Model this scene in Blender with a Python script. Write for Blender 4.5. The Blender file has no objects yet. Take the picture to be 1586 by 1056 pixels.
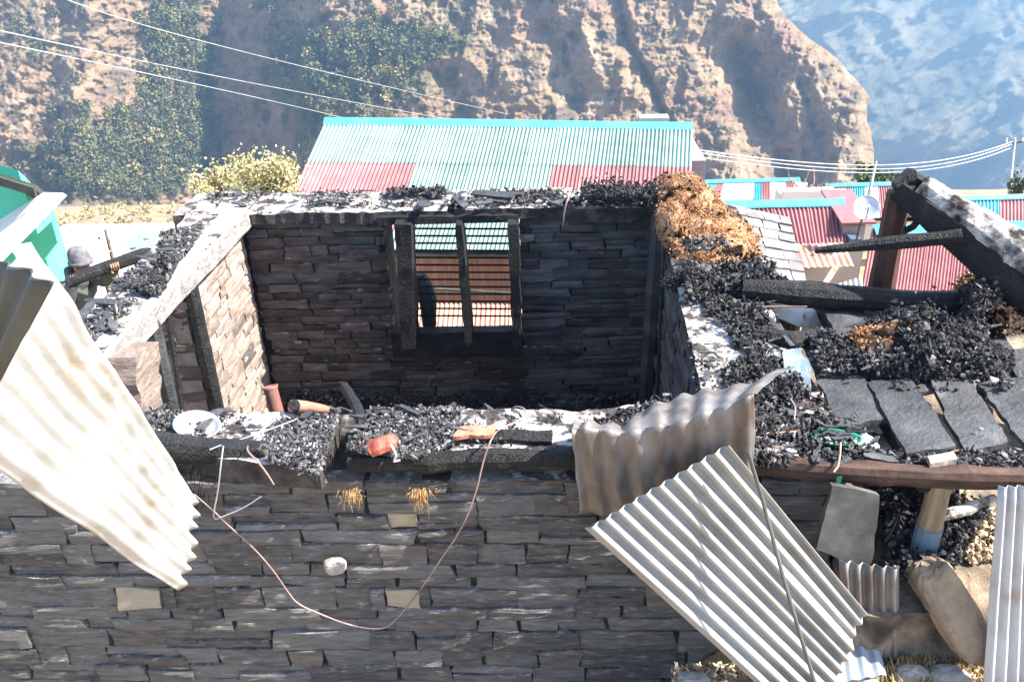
import bpy, math, random
import numpy as np
from math import radians, sin, cos, pi, sqrt, tan, atan2
from mathutils import Vector, Matrix

sc = bpy.context.scene
COL = sc.collection
random.seed(7)
RNG = np.random.RandomState(7)

# ------------------------------------------------------------------ camera
CAM = np.array([0.0, 0.0, 2.4])
PITCH, YAW, ROLL, F = radians(28), radians(2.8), radians(-2), 1300.0
_R0 = np.array([cos(YAW), sin(YAW), 0]); _F = np.array([-sin(YAW)*cos(PITCH), cos(YAW)*cos(PITCH), -sin(PITCH)])
_U0 = np.cross(_R0, _F)
_R = _R0*cos(ROLL) + _U0*sin(ROLL); _U = -_R0*sin(ROLL) + _U0*cos(ROLL)
cd = bpy.data.cameras.new('camera'); cam = bpy.data.objects.new('camera', cd); COL.objects.link(cam)
cd.sensor_fit = 'HORIZONTAL'; cd.sensor_width = 36.0; cd.lens = 36.0*F/1586.0
cd.clip_start = 0.05; cd.clip_end = 6000
M = Matrix.Identity(4)
for i in range(3):
    M[i][0] = _R[i]; M[i][1] = _U[i]; M[i][2] = -_F[i]; M[i][3] = CAM[i]
cam.matrix_world = M
sc.camera = cam

# ------------------------------------------------------------------ light
SUN_EL, SUN_AZ = radians(47), radians(-1.5)       # azimuth from +X towards +Y
SUN = np.array([cos(SUN_EL)*cos(SUN_AZ), cos(SUN_EL)*sin(SUN_AZ), sin(SUN_EL)])
world = bpy.data.worlds.new('World'); sc.world = world; world.use_nodes = True
wn = world.node_tree.nodes; wl = world.node_tree.links
sky = wn.new('ShaderNodeTexSky'); sky.sky_type = 'NISHITA'; sky.sun_disc = False
sky.sun_elevation = SUN_EL; sky.sun_rotation = atan2(SUN[0], SUN[1]); sky.altitude = 1500; sky.dust_density = 4.0; sky.ozone_density = .5
wl.new(sky.outputs[0], wn['Background'].inputs[0]); wn['Background'].inputs[1].default_value = 0.15
sd = bpy.data.lights.new('sun', 'SUN'); sun = bpy.data.objects.new('sun', sd); COL.objects.link(sun)
sd.energy = 5.0; sd.angle = radians(0.5); sd.color = (1.0, 0.94, 0.85)
sun.rotation_euler = Vector(SUN).to_track_quat('Z', 'Y').to_euler(); sun.location = (20, 5, 20)
sc.view_settings.view_transform = 'Standard'; sc.view_settings.look = 'None'
sc.view_settings.gamma = 1.0; sc.view_settings.use_curve_mapping = False
sc.view_settings.exposure = 1.6
sc.render.engine = 'CYCLES'
sc.cycles.use_denoising = True
sc.cycles.max_bounces = 6; sc.cycles.diffuse_bounces = 3; sc.cycles.glossy_bounces = 2
sc.cycles.volume_bounces = 0; sc.cycles.transparent_max_bounces = 6
sc.cycles.caustics_reflective = False; sc.cycles.caustics_refractive = False

# ------------------------------------------------------------------ helpers
def ray(u, v):
    return _F + _R*(u-793)/F - _U*(v-528)/F
def at(u, v, X=None, Y=None, Z=None, d=None):
    """the point of the place seen at a photo pixel, on a known plane"""
    D = ray(u, v)
    if d is not None: t = d
    elif X is not None: t = X/D[0]
    elif Y is not None: t = Y/D[1]
    else: t = (Z-CAM[2])/D[2]
    return CAM + D*t
def proj(P):
    Q = np.asarray(P) - CAM
    w = Q@_F
    return 793 + F*(Q@_R)/w, 528 - F*(Q@_U)/w

def _h(ix, iy, iz):
    h = (ix.astype(np.int64)*374761393 + iy.astype(np.int64)*668265263 + iz.astype(np.int64)*1440662683) & 0xffffffff
    h = ((h ^ (h >> 13))*1274126177) & 0xffffffff
    return ((h ^ (h >> 16)) & 0xffff)/65535.0
def vnoise(p):
    p = np.asarray(p, float); i = np.floor(p); f = p-i; f = f*f*(3-2*f); i = i.astype(np.int64)
    r = 0
    for dx in (0, 1):
        for dy in (0, 1):
            for dz in (0, 1):
                w = (f[..., 0] if dx else 1-f[..., 0])*(f[..., 1] if dy else 1-f[..., 1])*(f[..., 2] if dz else 1-f[..., 2])
                r = r + w*_h(i[..., 0]+dx, i[..., 1]+dy, i[..., 2]+dz)
    return r
def fbm(p, o=4, g=0.5):
    p = np.asarray(p, float); a = 1.0; s = 0; t = 0
    for k in range(o):
        s = s + a*(vnoise(p*(2.03**k) + 17.3*k)-.5); t += a; a *= g
    return s/t*2          # about -1..1
def ridged(p, o=4, g=.5):
    p = np.asarray(p, float); a = 1.0; s = 0; t = 0
    for k in range(o):
        s = s + a*(1-np.abs(2*vnoise(p*(2.03**k) + 31.7*k)-1)); t += a; a *= g
    return s/t
def sst(x, a, b):
    t = np.clip((np.asarray(x, float)-a)/(b-a), 0, 1); return t*t*(3-2*t)

BASE = {}          # object name -> world location of its root
def tag(o, label=None, cat=None, group=None, kind=None):
    if label: o['label'] = label
    if cat: o['category'] = cat
    if group: o['group'] = group
    if kind: o['kind'] = kind
    return o
def thing(name, base, label, cat, group=None):
    o = bpy.data.objects.new(name, None); COL.objects.link(o); o.location = base
    o.empty_display_size = .1
    BASE[o.name] = np.array(base, float)
    return tag(o, label, cat, group)
def obj(name, V, Fc, mat, parent=None, smooth=False, tint=None, base=None):
    V = np.asarray(V, float)
    if parent is None:
        b = np.array([V[:, 0].mean(), V[:, 1].mean(), V[:, 2].min()]) if base is None else np.array(base, float)
        loc = b
    else:
        b = BASE[parent.name]
        c = V.mean(0); loc = c-b; 
    me = bpy.data.meshes.new(name)
    off = b if parent is None else V.mean(0)
    me.from_pydata((V-off).tolist(), [], Fc if isinstance(Fc, list) else Fc.tolist())
    if tint is not None:
        ca = me.color_attributes.new('tint', 'FLOAT_COLOR', 'POINT')
        t = np.ones((len(V), 4), np.float32); t[:, :3] = tint
        ca.data.foreach_set('color', t.ravel())
    if smooth:
        me.polygons.foreach_set('use_smooth', [True]*len(me.polygons))
    if isinstance(mat, (list, tuple)):
        for m in mat: me.materials.append(m)
    elif mat: me.materials.append(mat)
    me.update()
    o = bpy.data.objects.new(name, me); COL.objects.link(o)
    if parent is not None:
        o.parent = parent; o.location = loc
        BASE[o.name] = b + loc
    else:
        o.location = loc; BASE[o.name] = b
    return o
def merge(parts):
    V = []; Fc = []; n = 0
    for v, f in parts:
        V.append(np.asarray(v)); Fc += [[i+n for i in q] for q in f]; n += len(v)
    return np.concatenate(V), Fc

def unit(v):
    v = np.asarray(v, float); return v/np.linalg.norm(v)
def slab(P00, P10, P11, P01, thick, nx=6, ny=6, amp=.006, edge=.006, freq=9, seed=0, round_=0.0, up=None):
    """a solid sheet/board/slab: four corners of its outer face, a thickness, uneven relief and ragged edges"""
    P00, P10, P11, P01 = [np.asarray(p, float) for p in (P00, P10, P11, P01)]
    n = unit(np.cross(P10-P00, P01-P00))
    if up is not None and n@np.asarray(up) < 0: n = -n; flip = True
    else: flip = False
    s, t = np.meshgrid(np.linspace(0, 1, nx+1), np.linspace(0, 1, ny+1), indexing='ij')
    s_, t_ = s[..., None], t[..., None]
    P = P00*(1-s_)*(1-t_) + P10*s_*(1-t_) + P11*s_*t_ + P01*(1-s_)*t_
    eu = unit(P10-P00); ev = unit(P01-P00)
    bs = ((s == 0).astype(float)-(s == 1))[..., None]; bt = ((t == 0).astype(float)-(t == 1))[..., None]
    j = fbm(P*14+seed*7.7, 3)[..., None]*edge*1.6
    top = P + eu*bs*j + ev*bt*np.roll(j, 1, 0)
    bot = top - n*thick + fbm(top*freq+seed+50, 2)[..., None]*n*amp*.5
    border = ((s == 0) | (s == 1) | (t == 0) | (t == 1))[..., None]
    top = top + n*(fbm(top*freq+seed*3.1, 3)[..., None]*amp) - n*border*round_ 
    N = (nx+1)*(ny+1)
    V = np.concatenate([top.reshape(-1, 3), bot.reshape(-1, 3)])
    I = lambda a, b: a*(ny+1)+b
    Fc = []
    for a in range(nx):
        for b in range(ny):
            q = [I(a, b), I(a+1, b), I(a+1, b+1), I(a, b+1)]
            Fc.append(q); Fc.append([N+k for k in q[::-1]])
    ring = [I(a, 0) for a in range(nx)] + [I(nx, b) for b in range(ny)] + [I(a, ny) for a in range(nx, 0, -1)] + [I(0, b) for b in range(ny, 0, -1)]
    for k in range(len(ring)):
        a, b = ring[k], ring[(k+1) % len(ring)]
        Fc.append([a, N+a, N+b, b])
    if flip: Fc = [q[::-1] for q in Fc]
    return V, Fc
def log(path, rad, seg=10, noise=.12, freq=6, seed=0, square=0.0, step=.08, flat=1.0):
    """a tapering uneven timber, pole or wire along a path"""
    path = np.asarray(path, float); rad = np.broadcast_to(np.asarray(rad, float), (len(path),)) if np.ndim(rad) == 0 else np.asarray(rad, float)
    L = np.r_[0, np.cumsum(np.linalg.norm(np.diff(path, axis=0), axis=1))]
    n = max(len(path), int(L[-1]/step)+1)
    tt = np.linspace(0, L[-1], n)
    C = np.stack([np.interp(tt, L, path[:, k]) for k in range(3)], 1); r = np.interp(tt, L, rad)
    T = np.gradient(C, axis=0); T /= np.linalg.norm(T, axis=1)[:, None]
    ref = np.array([0, 0, 1.0]) if abs(T[0][2]) < .85 else np.array([0, 1.0, 0])
    V = []
    th = np.arange(seg)*2*pi/seg + pi/seg
    for k in range(n):
        a = unit(np.cross(T[k], ref)); b = np.cross(a, T[k])
        c_, s_ = np.cos(th), np.sin(th)
        q = 1.0
        if square: 
            m = np.maximum(np.abs(c_), np.abs(s_)); q = 1+square*(1/m-1)
        R = r[k]*q
        pts = C[k] + (a[None]*(R*c_)[:, None] + b[None]*(R*s_*flat)[:, None])
        if noise:
            pts = pts + (pts-C[k])*(fbm(pts*freq+seed*5.3, 3)*noise*1.6)[:, None]
        V.append(pts)
    V = np.concatenate(V + [C[:1], C[-1:]])
    Fc = []
    for k in range(n-1):
        for j in range(seg):
            Fc.append([k*seg+j, k*seg+(j+1) % seg, (k+1)*seg+(j+1) % seg, (k+1)*seg+j])
    e0, e1 = n*seg, n*seg+1
    for j in range(seg):
        Fc.append([e0, (j+1) % seg, j]); Fc.append([e1, (n-1)*seg+j, (n-1)*seg+(j+1) % seg])
    return V, Fc
def box(x0, x1, y0, y1, z0, z1):
    V = np.array([(x, y, z) for z in (z0, z1) for y in (y0, y1) for x in (x0, x1)], float)
    return V, [[0, 2, 3, 1], [4, 5, 7, 6], [0, 1, 5, 4], [1, 3, 7, 5], [3, 2, 6, 7], [2, 0, 4, 6]]
def corr(P00, P10, P11, P01, waves, amp, nt=8, spw=8, crumple=0.0, cf=2.5, ragged=0.0, seed=0, bend=None, thick=.0016):
    """corrugated sheet: s runs across the ridges, t along them"""
    P00, P10, P11, P01 = [np.asarray(p, float) for p in (P00, P10, P11, P01)]
    n = unit(np.cross(P10-P00, P01-P00)); ns = max(4, int(waves*spw))
    s, t = np.meshgrid(np.linspace(0, 1, ns+1), np.linspace(0, 1, nt+1), indexing='ij')
    tq = t
    if ragged:
        e0 = fbm(np.stack([s*waves*.7, s*0+seed, s*0], -1), 3)*ragged; e1 = fbm(np.stack([s*waves*.7, s*0+seed+9, s*0], -1), 3)*ragged
        tq = t*(1+e1) + (1-t)*e0
    a, b = s[..., None], tq[..., None]
    P = P00*(1-a)*(1-b) + P10*a*(1-b) + P11*a*b + P01*(1-a)*b
    w = amp*np.cos(2*pi*waves*s)
    if crumple: w = w + crumple*fbm(P*cf+seed*3.3, 3)
    if bend is not None: w = w + bend(s, t)
    P = P + n*w[..., None]
    V = P.reshape(-1, 3)
    I = lambda i, j: i*(nt+1)+j
    Fc = [[I(i, j), I(i+1, j), I(i+1, j+1), I(i, j+1)] for i in range(ns) for j in range(nt)]
    return V, Fc
def solid(o, t=.0015):
    m = o.modifiers.new('thickness', 'SOLIDIFY'); m.thickness = t; m.offset = 0
    return o

# icosahedron for lumps
_g = (1+sqrt(5))/2
ICO_V = np.array([(-1, _g, 0), (1, _g, 0), (-1, -_g, 0), (1, -_g, 0), (0, -1, _g), (0, 1, _g), (0, -1, -_g), (0, 1, -_g), (_g, 0, -1), (_g, 0, 1), (-_g, 0, -1), (-_g, 0, 1)])/sqrt(1+_g*_g)
ICO_F = np.array([(0, 11, 5), (0, 5, 1), (0, 1, 7), (0, 7, 10), (0, 10, 11), (1, 5, 9), (5, 11, 4), (11, 10, 2), (10, 7, 6), (7, 1, 8), (3, 9, 4), (3, 4, 2), (3, 2, 6), (3, 6, 8), (3, 8, 9), (4, 9, 5), (2, 4, 11), (6, 2, 10), (8, 6, 7), (9, 8, 1)])
def rotmats(n, rng):
    q = rng.normal(size=(n, 4)); q /= np.linalg.norm(q, axis=1)[:, None]
    w, x, y, z = q.T
    return np.stack([np.stack([1-2*(y*y+z*z), 2*(x*y-z*w), 2*(x*z+y*w)], -1), np.stack([2*(x*y+z*w), 1-2*(x*x+z*z), 2*(y*z-x*w)], -1), np.stack([2*(x*z-y*w), 2*(y*z+x*w), 1-2*(x*x+y*y)], -1)], 1)
def lumps(C, size, rng, squash=(1, .8, .6), var=.35):
    """many small irregular lumps, one mesh"""
    C = np.asarray(C, float); n = len(C); size = np.broadcast_to(size, (n,))
    v = ICO_V[None]*(1+rng.uniform(-var, var, (n, 12, 1)))*np.asarray(squash)*rng.uniform(.7, 1.3, (n, 1, 3))
    v = np.einsum('nij,nkj->nki', rotmats(n, rng), v)*size[:, None, None] + C[:, None]
    Fc = (ICO_F[None] + (np.arange(n)*12)[:, None, None]).reshape(-1, 3)
    return v.reshape(-1, 3), Fc
def leaves(C, size, rng, droop=0.0):
    """many leaf-sized quads"""
    n = len(C); size = np.broadcast_to(size, (n,))
    q = np.array([(-.5, 0, 0), (0, -.38, .1), (.5, 0, 0), (0, .38, .1)])
    v = np.einsum('nij,kj->nki', rotmats(n, rng), q)*size[:, None, None]*rng.uniform(.7, 1.3, (n, 1, 1)) + np.asarray(C)[:, None]
    Fc = (np.array([[0, 1, 2, 3]])[None] + (np.arange(n)*4)[:, None, None]).reshape(-1, 4)
    return v.reshape(-1, 3), Fc
def inpoly(P, poly):
    x, y = P[:, 0], P[:, 1]; r = np.zeros(len(P), bool); m = len(poly)
    for i in range(m):
        x0, y0 = poly[i][:2]; x1, y1 = poly[(i+1) % m][:2]
        c = ((y0 > y) != (y1 > y)) & (x < (x1-x0)*(y-y0)/(y1-y0+1e-12)+x0); r ^= c
    return r
def scatter(poly, n, rng):
    poly = np.asarray(poly)[:, :2]; lo, hi = poly.min(0), poly.max(0); out = []
    while sum(map(len, out)) < n:
        p = rng.uniform(lo, hi, (n*2, 2)); out.append(p[inpoly(p, poly)])
    return np.concatenate(out)[:n]

# ------------------------------------------------------------------ materials
def mat(name, cols, scale=4.0, stretch=(1, 1, 1), detail=6, rough=.8, spec=.3, metal=0.0, bump=0.0, bscale=30, bdist=.02, bstretch=(1, 1, 1),
        tint=False, rnd=0.0, ramp=(.3, .5, .7), ash_glint=None, vor=None, veg=None, lo_rough=None):
    m = bpy.data.materials.new(name); m.use_nodes = True
    nt = m.node_tree; N = nt.nodes; L = nt.links; b = N['Principled BSDF']
    geo = N.new('ShaderNodeNewGeometry')
    def coord(st):
        mp = N.new('ShaderNodeMapping'); mp.inputs['Scale'].default_value = st; L.new(geo.outputs['Position'], mp.inputs['Vector']); return mp.outputs[0]
    def noise(sc_, st, det=detail, ro=.6):
        n = N.new('ShaderNodeTexNoise'); n.inputs['Scale'].default_value = sc_; n.inputs['Detail'].default_value = det; n.inputs['Roughness'].default_value = ro
        L.new(coord(st), n.inputs['Vector']); return n.outputs['Fac']
    def mixc(f, a, c, mode='MIX'):
        x = N.new('ShaderNodeMix'); x.data_type = 'RGBA'; x.blend_type = mode
        for s, val in ((x.inputs[0], f), (x.inputs[6], a), (x.inputs[7], c)):
            if hasattr(val, 'type') and not isinstance(val, (float, int)): L.new(val, s)
            elif isinstance(val, (int, float)): s.default_value = val
            else: s.default_value = (*val, 1)
        return x.outputs[2]
    cr = N.new('ShaderNodeValToRGB'); e = cr.color_ramp.elements
    while len(e) < len(cols): e.new(.5)
    pos = ramp if len(ramp) == len(cols) else np.linspace(.3, .7, len(cols))
    for k, c in enumerate(cols): e[k].position = float(pos[k]); e[k].color = (*c, 1)
    f = noise(scale, stretch)
    if rnd:
        oi = N.new('ShaderNodeObjectInfo'); mm = N.new('ShaderNodeMath'); mm.operation = 'MULTIPLY_ADD'
        L.new(oi.outputs['Random'], mm.inputs[0]); mm.inputs[1].default_value = rnd; 
        sb = N.new('ShaderNodeMath'); sb.operation = 'ADD'; L.new(f, sb.inputs[0]); sb.inputs[1].default_value = -rnd*.5
        L.new(sb.outputs[0], mm.inputs[2]); f = mm.outputs[0]
    L.new(f, cr.inputs[0]); col = cr.outputs[0]
    if tint:
        at_ = N.new('ShaderNodeAttribute'); at_.attribute_name = 'tint'
        col = mixc(1.0, col, at_.outputs['Color'], 'MULTIPLY')
    if ash_glint:           # pale ash, also painted sun glints on wall stones: (colour, amount, noise scale, threshold)
        dc, amt, ds, th = ash_glint[:4]; zhi = ash_glint[4] if len(ash_glint) > 4 else .7
        sx = N.new('ShaderNodeSeparateXYZ'); L.new(geo.outputs['Normal'], sx.inputs[0])
        mr = N.new('ShaderNodeMapRange'); L.new(noise(ds, stretch, 5, .7), mr.inputs[0]); mr.inputs[1].default_value = th; mr.inputs[2].default_value = th+.12
        mz = N.new('ShaderNodeMapRange'); L.new(sx.outputs[2], mz.inputs[0]); mz.inputs[1].default_value = .0; mz.inputs[2].default_value = zhi
        mu = N.new('ShaderNodeMath'); mu.operation = 'MULTIPLY'; L.new(mr.outputs[0], mu.inputs[0]); L.new(mz.outputs[0], mu.inputs[1])
        m2 = N.new('ShaderNodeMath'); m2.operation = 'MULTIPLY'; L.new(mu.outputs[0], m2.inputs[0]); m2.inputs[1].default_value = amt
        col = mixc(m2.outputs[0], col, dc)
    L.new(col, b.inputs['Base Color'])
    b.inputs['Roughness'].default_value = rough; b.inputs['Metallic'].default_value = metal; b.inputs['Specular IOR Level'].default_value = spec
    if lo_rough is not None:
        rr = N.new('ShaderNodeMapRange'); L.new(noise(scale*3, stretch), rr.inputs[0]); rr.inputs[1].default_value = .35; rr.inputs[2].default_value = .65
        rr.inputs[3].default_value = lo_rough; rr.inputs[4].default_value = rough; L.new(rr.outputs[0], b.inputs['Roughness'])
    if bump or vor:
        prev = None
        if bump:
            bp = N.new('ShaderNodeBump'); bp.inputs['Strength'].default_value = bump; bp.inputs['Distance'].default_value = bdist
            L.new(noise(bscale, bstretch, 8, .65), bp.inputs['Height']); prev = bp.outputs[0]
        if vor:
            vs, vst, vd = vor
            vt = N.new('ShaderNodeTexVoronoi'); vt.feature = 'DISTANCE_TO_EDGE'; vt.inputs['Scale'].default_value = vs; L.new(coord(vst), vt.inputs['Vector'])
            mr = N.new('ShaderNodeMapRange'); L.new(vt.outputs['Distance'], mr.inputs[0]); mr.inputs[2].default_value = .15
            b2 = N.new('ShaderNodeBump'); b2.inputs['Strength'].default_value = .8; b2.inputs['Distance'].default_value = vd
            L.new(mr.outputs[0], b2.inputs['Height'])
            if prev: L.new(prev, b2.inputs['Normal'])
            prev = b2.outputs[0]
        L.new(prev, b.inputs['Normal'])
    return m
ASH = (.62, .6, .57)
M_ = {}
M_['slate'] = mat('slate_stone', [(.11, .108, .105), (.215, .21, .204), (.32, .314, .304)], 7, (1, 1, 5), rough=.62, spec=.45, bump=1.0, bscale=20, bdist=.07, bstretch=(1, 1, 4), rnd=.3, ash_glint=((.66, .62, .58), .85, 15, .54, .35), lo_rough=.4)  # ash flecks double as painted sun glints on up-tilted facets
M_['slate_brown'] = mat('brown_stone', [(.075, .066, .06), (.125, .11, .1), (.19, .17, .155)], 5, (1, 1, 4), rough=.7, spec=.35, bump=.8, bscale=14, bdist=.025, bstretch=(1, 1, 4), rnd=.2, ash_glint=((.7, .68, .66), .9, 11, .54, .4))  # same ash-coloured glints painted on its tilted facets
M_['tan'] = mat('tan_stone', [(.24, .2, .13), (.36, .31, .22), (.28, .255, .2)], 8, rough=.8, bump=.4, bscale=20, bdist=.015, rnd=.2)
M_['soot'] = mat('sooty_stone', [(.05, .039, .034), (.1, .08, .069), (.18, .148, .13)], 4, (1, 1, 3), rough=.6, spec=.4, bump=1.0, bscale=16, bdist=.035, bstretch=(1, 1, 4), rnd=.35, ash_glint=((.6, .5, .44), .9, 9, .55, .45), lo_rough=.4)  # ash flecks on sooty stone, also painted as grazing glints
M_['soot_grey'] = mat('smoked_grey_stone', [(.066, .062, .059), (.12, .113, .108), (.2, .19, .18)], 4, (1, 1, 3), rough=.65, spec=.35, bump=.9, bscale=16, bdist=.025, bstretch=(1, 1, 4), rnd=.35)
M_['pink'] = mat('baked_wall_stone', [(.19, .145, .12), (.3, .24, .205), (.38, .32, .285)], 5, (1, 1, 2), rough=.85, spec=.2, bump=.8, bscale=13, bdist=.035, bstretch=(1, 1, 2.5), rnd=.3)
M_['mortar'] = mat('dark_mud_mortar', [(.02, .018, .016), (.05, .044, .04), (.085, .075, .066)], 9, rough=.95, spec=.1, bump=.6, bscale=25)
M_['mud_pink'] = mat('baked_mud_mortar', [(.2, .15, .12), (.33, .26, .22), (.4, .33, .28)], 9, rough=.95, spec=.1, bump=.6, bscale=25)
M_['cap'] = mat('ash_covered_earth', [(.03, .028, .028), (.07, .062, .058), (.13, .12, .11)], 9, rough=.95, spec=.1, bump=.9, bscale=26, bdist=.03, ash_glint=((.56, .53, .515), 1.0, 7, .43))
M_['cap_white'] = mat('white_ash_earth', [(.2, .19, .18), (.58, .56, .53), (.7, .68, .65)], 9, rough=.95, spec=.1, bump=.9, bscale=24, bdist=.025, ramp=(.3, .4, .7))
M_['rim'] = mat('pale_granular_rim', [(.2, .19, .18), (.33, .31, .29), (.42, .4, .38)], 12, rough=.95, spec=.1, bump=1.0, bscale=30, bdist=.035, ash_glint=((.72, .7, .67), 1.0, 8, .12))
M_['cap_dark'] = mat('scorched_earth', [(.025, .024, .024), (.06, .055, .052), (.3, .28, .26)], 9, rough=.9, spec=.2, bump=.9, bscale=26, bdist=.03, ramp=(.35, .52, .7))
M_['mud_edge'] = mat('scorched_mud_edge', [(.04, .03, .028), (.08, .06, .053), (.16, .13, .115)], 8, rough=.9, spec=.2, bump=.8, bscale=18, bdist=.025, ash_glint=(ASH, .8, 12, .52))
M_['char'] = mat('charred_timber', [(.012, .012, .013), (.024, .024, .025), (.075, .072, .07)], 9, rough=.75, spec=.3, bump=.9, bscale=26, bdist=.025, vor=(44, (1, 1, 1), .005), ramp=(.35, .6, .8), lo_rough=.5)
M_['char_board'] = mat('charred_board', [(.03, .032, .035), (.062, .065, .07), (.15, .152, .155)], 5, rough=.65, spec=.4, bump=1.0, bscale=38, bdist=.014, ramp=(.35, .55, .78), lo_rough=.42)
M_['char_ash'] = mat('ash_crusted_timber', [(.03, .028, .026), (.2, .18, .165), (.62, .6, .57)], 8, rough=.9, spec=.2, bump=1.0, bscale=18, bdist=.04, ramp=(.4, .47, .58))
M_['coal'] = mat('charcoal', [(.016, .016, .017), (.034, .034, .036), (.1, .1, .102)], 40, rough=.85, spec=.3, tint=True, ramp=(.35, .6, .8), lo_rough=.5, bump=.9, bscale=80, bdist=.012)
M_['redwood'] = mat('scorched_red_timber', [(.035, .018, .014), (.075, .034, .026), (.11, .05, .04)], 4, (4, 4, 1), rough=.7, spec=.3, bump=.3, bscale=20, bdist=.01)
M_['brownbeam'] = mat('scorched_brown_beam', [(.02, .015, .013), (.06, .035, .026), (.11, .06, .045)], 5, (1, 4, 4), rough=.7, spec=.3, bump=.5, bscale=20, bdist=.015)
M_['rawwood'] = mat('pale_post_wood', [(.17, .13, .08), (.28, .21, .135), (.36, .29, .2)], 5, (5, 5, 1), rough=.75, bump=.3, bscale=20, bdist=.01)
M_['rubble'] = mat('tan_rubble', [(.16, .12, .08), (.28, .22, .15), (.42, .36, .28)], 20, rough=.95, tint=True, bump=.4, bscale=40, bdist=.01)
M_['orange'] = mat('scorched_grain', [(.16, .08, .04), (.38, .2, .1), (.58, .4, .25)], 12, rough=.95, spec=.1, bump=.6, bscale=70, bdist=.012, tint=True, ramp=(.3, .47, .72))
M_['zinc'] = mat('galvanised_sheet', [(.17, .13, .095), (.3, .28, .245), (.4, .39, .36)], 3, rough=.5, spec=.35, metal=.1, bump=.12, bscale=10, bdist=.01, ramp=(.22, .4, .65))
M_['zinc_brown'] = mat('smoked_sheet', [(.1, .075, .06), (.2, .18, .165), (.3, .29, .28)], 3.2, (2, 2, .6), rough=.5, spec=.4, metal=.35, bump=.15, bscale=12, bdist=.01, ramp=(.3, .5, .7))
M_['zinc_white'] = mat('heat_bleached_sheet', [(.2, .12, .07), (.36, .31, .25), (.46, .455, .44), (.52, .52, .51)], 3.4, rough=.5, spec=.4, metal=.1, bump=.2, bscale=14, bdist=.012, ramp=(.27, .36, .46, .6))
M_['zinc_dark'] = mat('dark_sheet', [(.06, .06, .05), (.1, .1, .085), (.15, .15, .13)], 3, rough=.6, spec=.3, metal=.1, ramp=(.3, .5, .7))  # low albedo puts the shade of the curled left piece into its colour
M_['zinc_blue'] = mat('clean_blue_grey_sheet', [(.3, .36, .4), (.42, .48, .53), (.5, .56, .6)], 4, rough=.4, spec=.5, metal=.3)
def paint(name, c, var=.22, rough=.5, rnd=.35):
    c = np.array(c); return mat(name, [tuple(c*(1-var)), tuple(c), tuple(np.minimum(c*(1+var)+.02, .9))], 2.2, rough=rough, spec=.35, bump=.05, bscale=12, rnd=rnd, ramp=(.25, .5, .78))
M_['r_green'] = paint('pale_green_roof_paint', (.19, .29, .26))
M_['r_red'] = paint('faded_red_roof_paint', (.33, .14, .145))
M_['r_cyan'] = paint('cyan_roof_paint', (.06, .32, .4))
M_['r_white'] = paint('whitened_roof_paint', (.74, .72, .71))
M_['w_green'] = paint('mint_green_wall_paint', (.09, .6, .44), .06, .7)
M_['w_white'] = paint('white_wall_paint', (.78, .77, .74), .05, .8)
M_['w_orange'] = mat('orange_brown_boards', [(.16, .09, .07), (.25, .14, .105), (.32, .2, .16)], 3, (8, 8, .6), rough=.75, bump=.2, bscale=10)
M_['w_blue'] = paint('blue_paint', (.1, .16, .22), .45)
M_['w_grey'] = paint('grey_render', (.33, .31, .3), .15, .9)
M_['rust'] = mat('rust_sheet', [(.4, .18, .11), (.52, .3, .22), (.6, .44, .36)], 4, rough=.6, spec=.3, metal=.1)
M_['dark'] = mat('dark_eave', [(.03, .035, .03), (.06, .07, .06), (.09, .1, .09)], 4, rough=.7)
M_['wire'] = mat('wire_metal', [(.35, .34, .34), (.5, .5, .5), (.6, .6, .6)], 4, rough=.4, metal=.4)
M_['cable'] = mat('scorched_cable', [(.12, .06, .05), (.3, .2, .17), (.42, .3, .26)], 6, rough=.5)
M_['terracotta'] = mat('terracotta', [(.35, .12, .07), (.5, .2, .13), (.6, .3, .22)], 9, rough=.7, bump=.3, bscale=30, bdist=.01)
M_['clay'] = mat('brown_clay', [(.13, .065, .05), (.19, .09, .07), (.25, .13, .1)], 9, rough=.6, spec=.35, bump=.1, bscale=30)
M_['redtin'] = mat('red_tin', [(.22, .05, .035), (.34, .085, .055), (.42, .17, .12)], 9, rough=.5, bump=.3, bscale=15)
M_['pan'] = mat('scoured_metal', [(.55, .55, .55), (.68, .68, .68), (.72, .72, .72)], 6, rough=.3, metal=.6)
M_['slab_grey'] = mat('grey_slate_slab', [(.045, .045, .043), (.08, .08, .076), (.13, .127, .12)], 6, rough=.75, bump=.3, bscale=14, bdist=.01)
M_['slate_roof'] = mat('weathered_slate_roof', [(.2, .19, .18), (.28, .265, .255), (.36, .34, .33)], 5, rough=.85, bump=.3, bscale=12, bdist=.015, rnd=.3)
M_['boulder'] = mat('ochre_rock', [(.15, .11, .08), (.29, .225, .16), (.42, .33, .2)], 6, rough=.9, bump=1.0, bscale=12, bdist=.03)
M_['paleRock'] = mat('pale_rock', [(.26, .24, .21), (.38, .36, .32), (.48, .46, .42)], 7, rough=.9, bump=.7, bscale=12, bdist=.03)
M_['straw'] = mat('dry_grass', [(.3, .2, .08), (.45, .33, .15), (.55, .44, .25)], 12, rough=.8, tint=True)
M_['gold_leaf'] = mat('yellow_leaves', [(.42, .34, .14), (.56, .48, .24), (.62, .56, .36)], 3, rough=.7, tint=True)
M_['bark'] = mat('bark', [(.09, .07, .055), (.15, .12, .1), (.22, .18, .15)], 12, rough=.9)
M_['leaf'] = mat('forest_leaves', [(.075, .095, .042), (.105, .12, .058), (.15, .15, .08)], .25, rough=.7, tint=True)
M_['green_leaf'] = mat('green_leaves', [(.05, .09, .03), (.09, .13, .045), (.13, .16, .06)], 3, rough=.7, tint=True)
M_['blue_plastic'] = mat('blue_plastic', [(.1, .22, .4), (.16, .3, .5), (.3, .42, .55)], 5, rough=.4)
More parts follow.
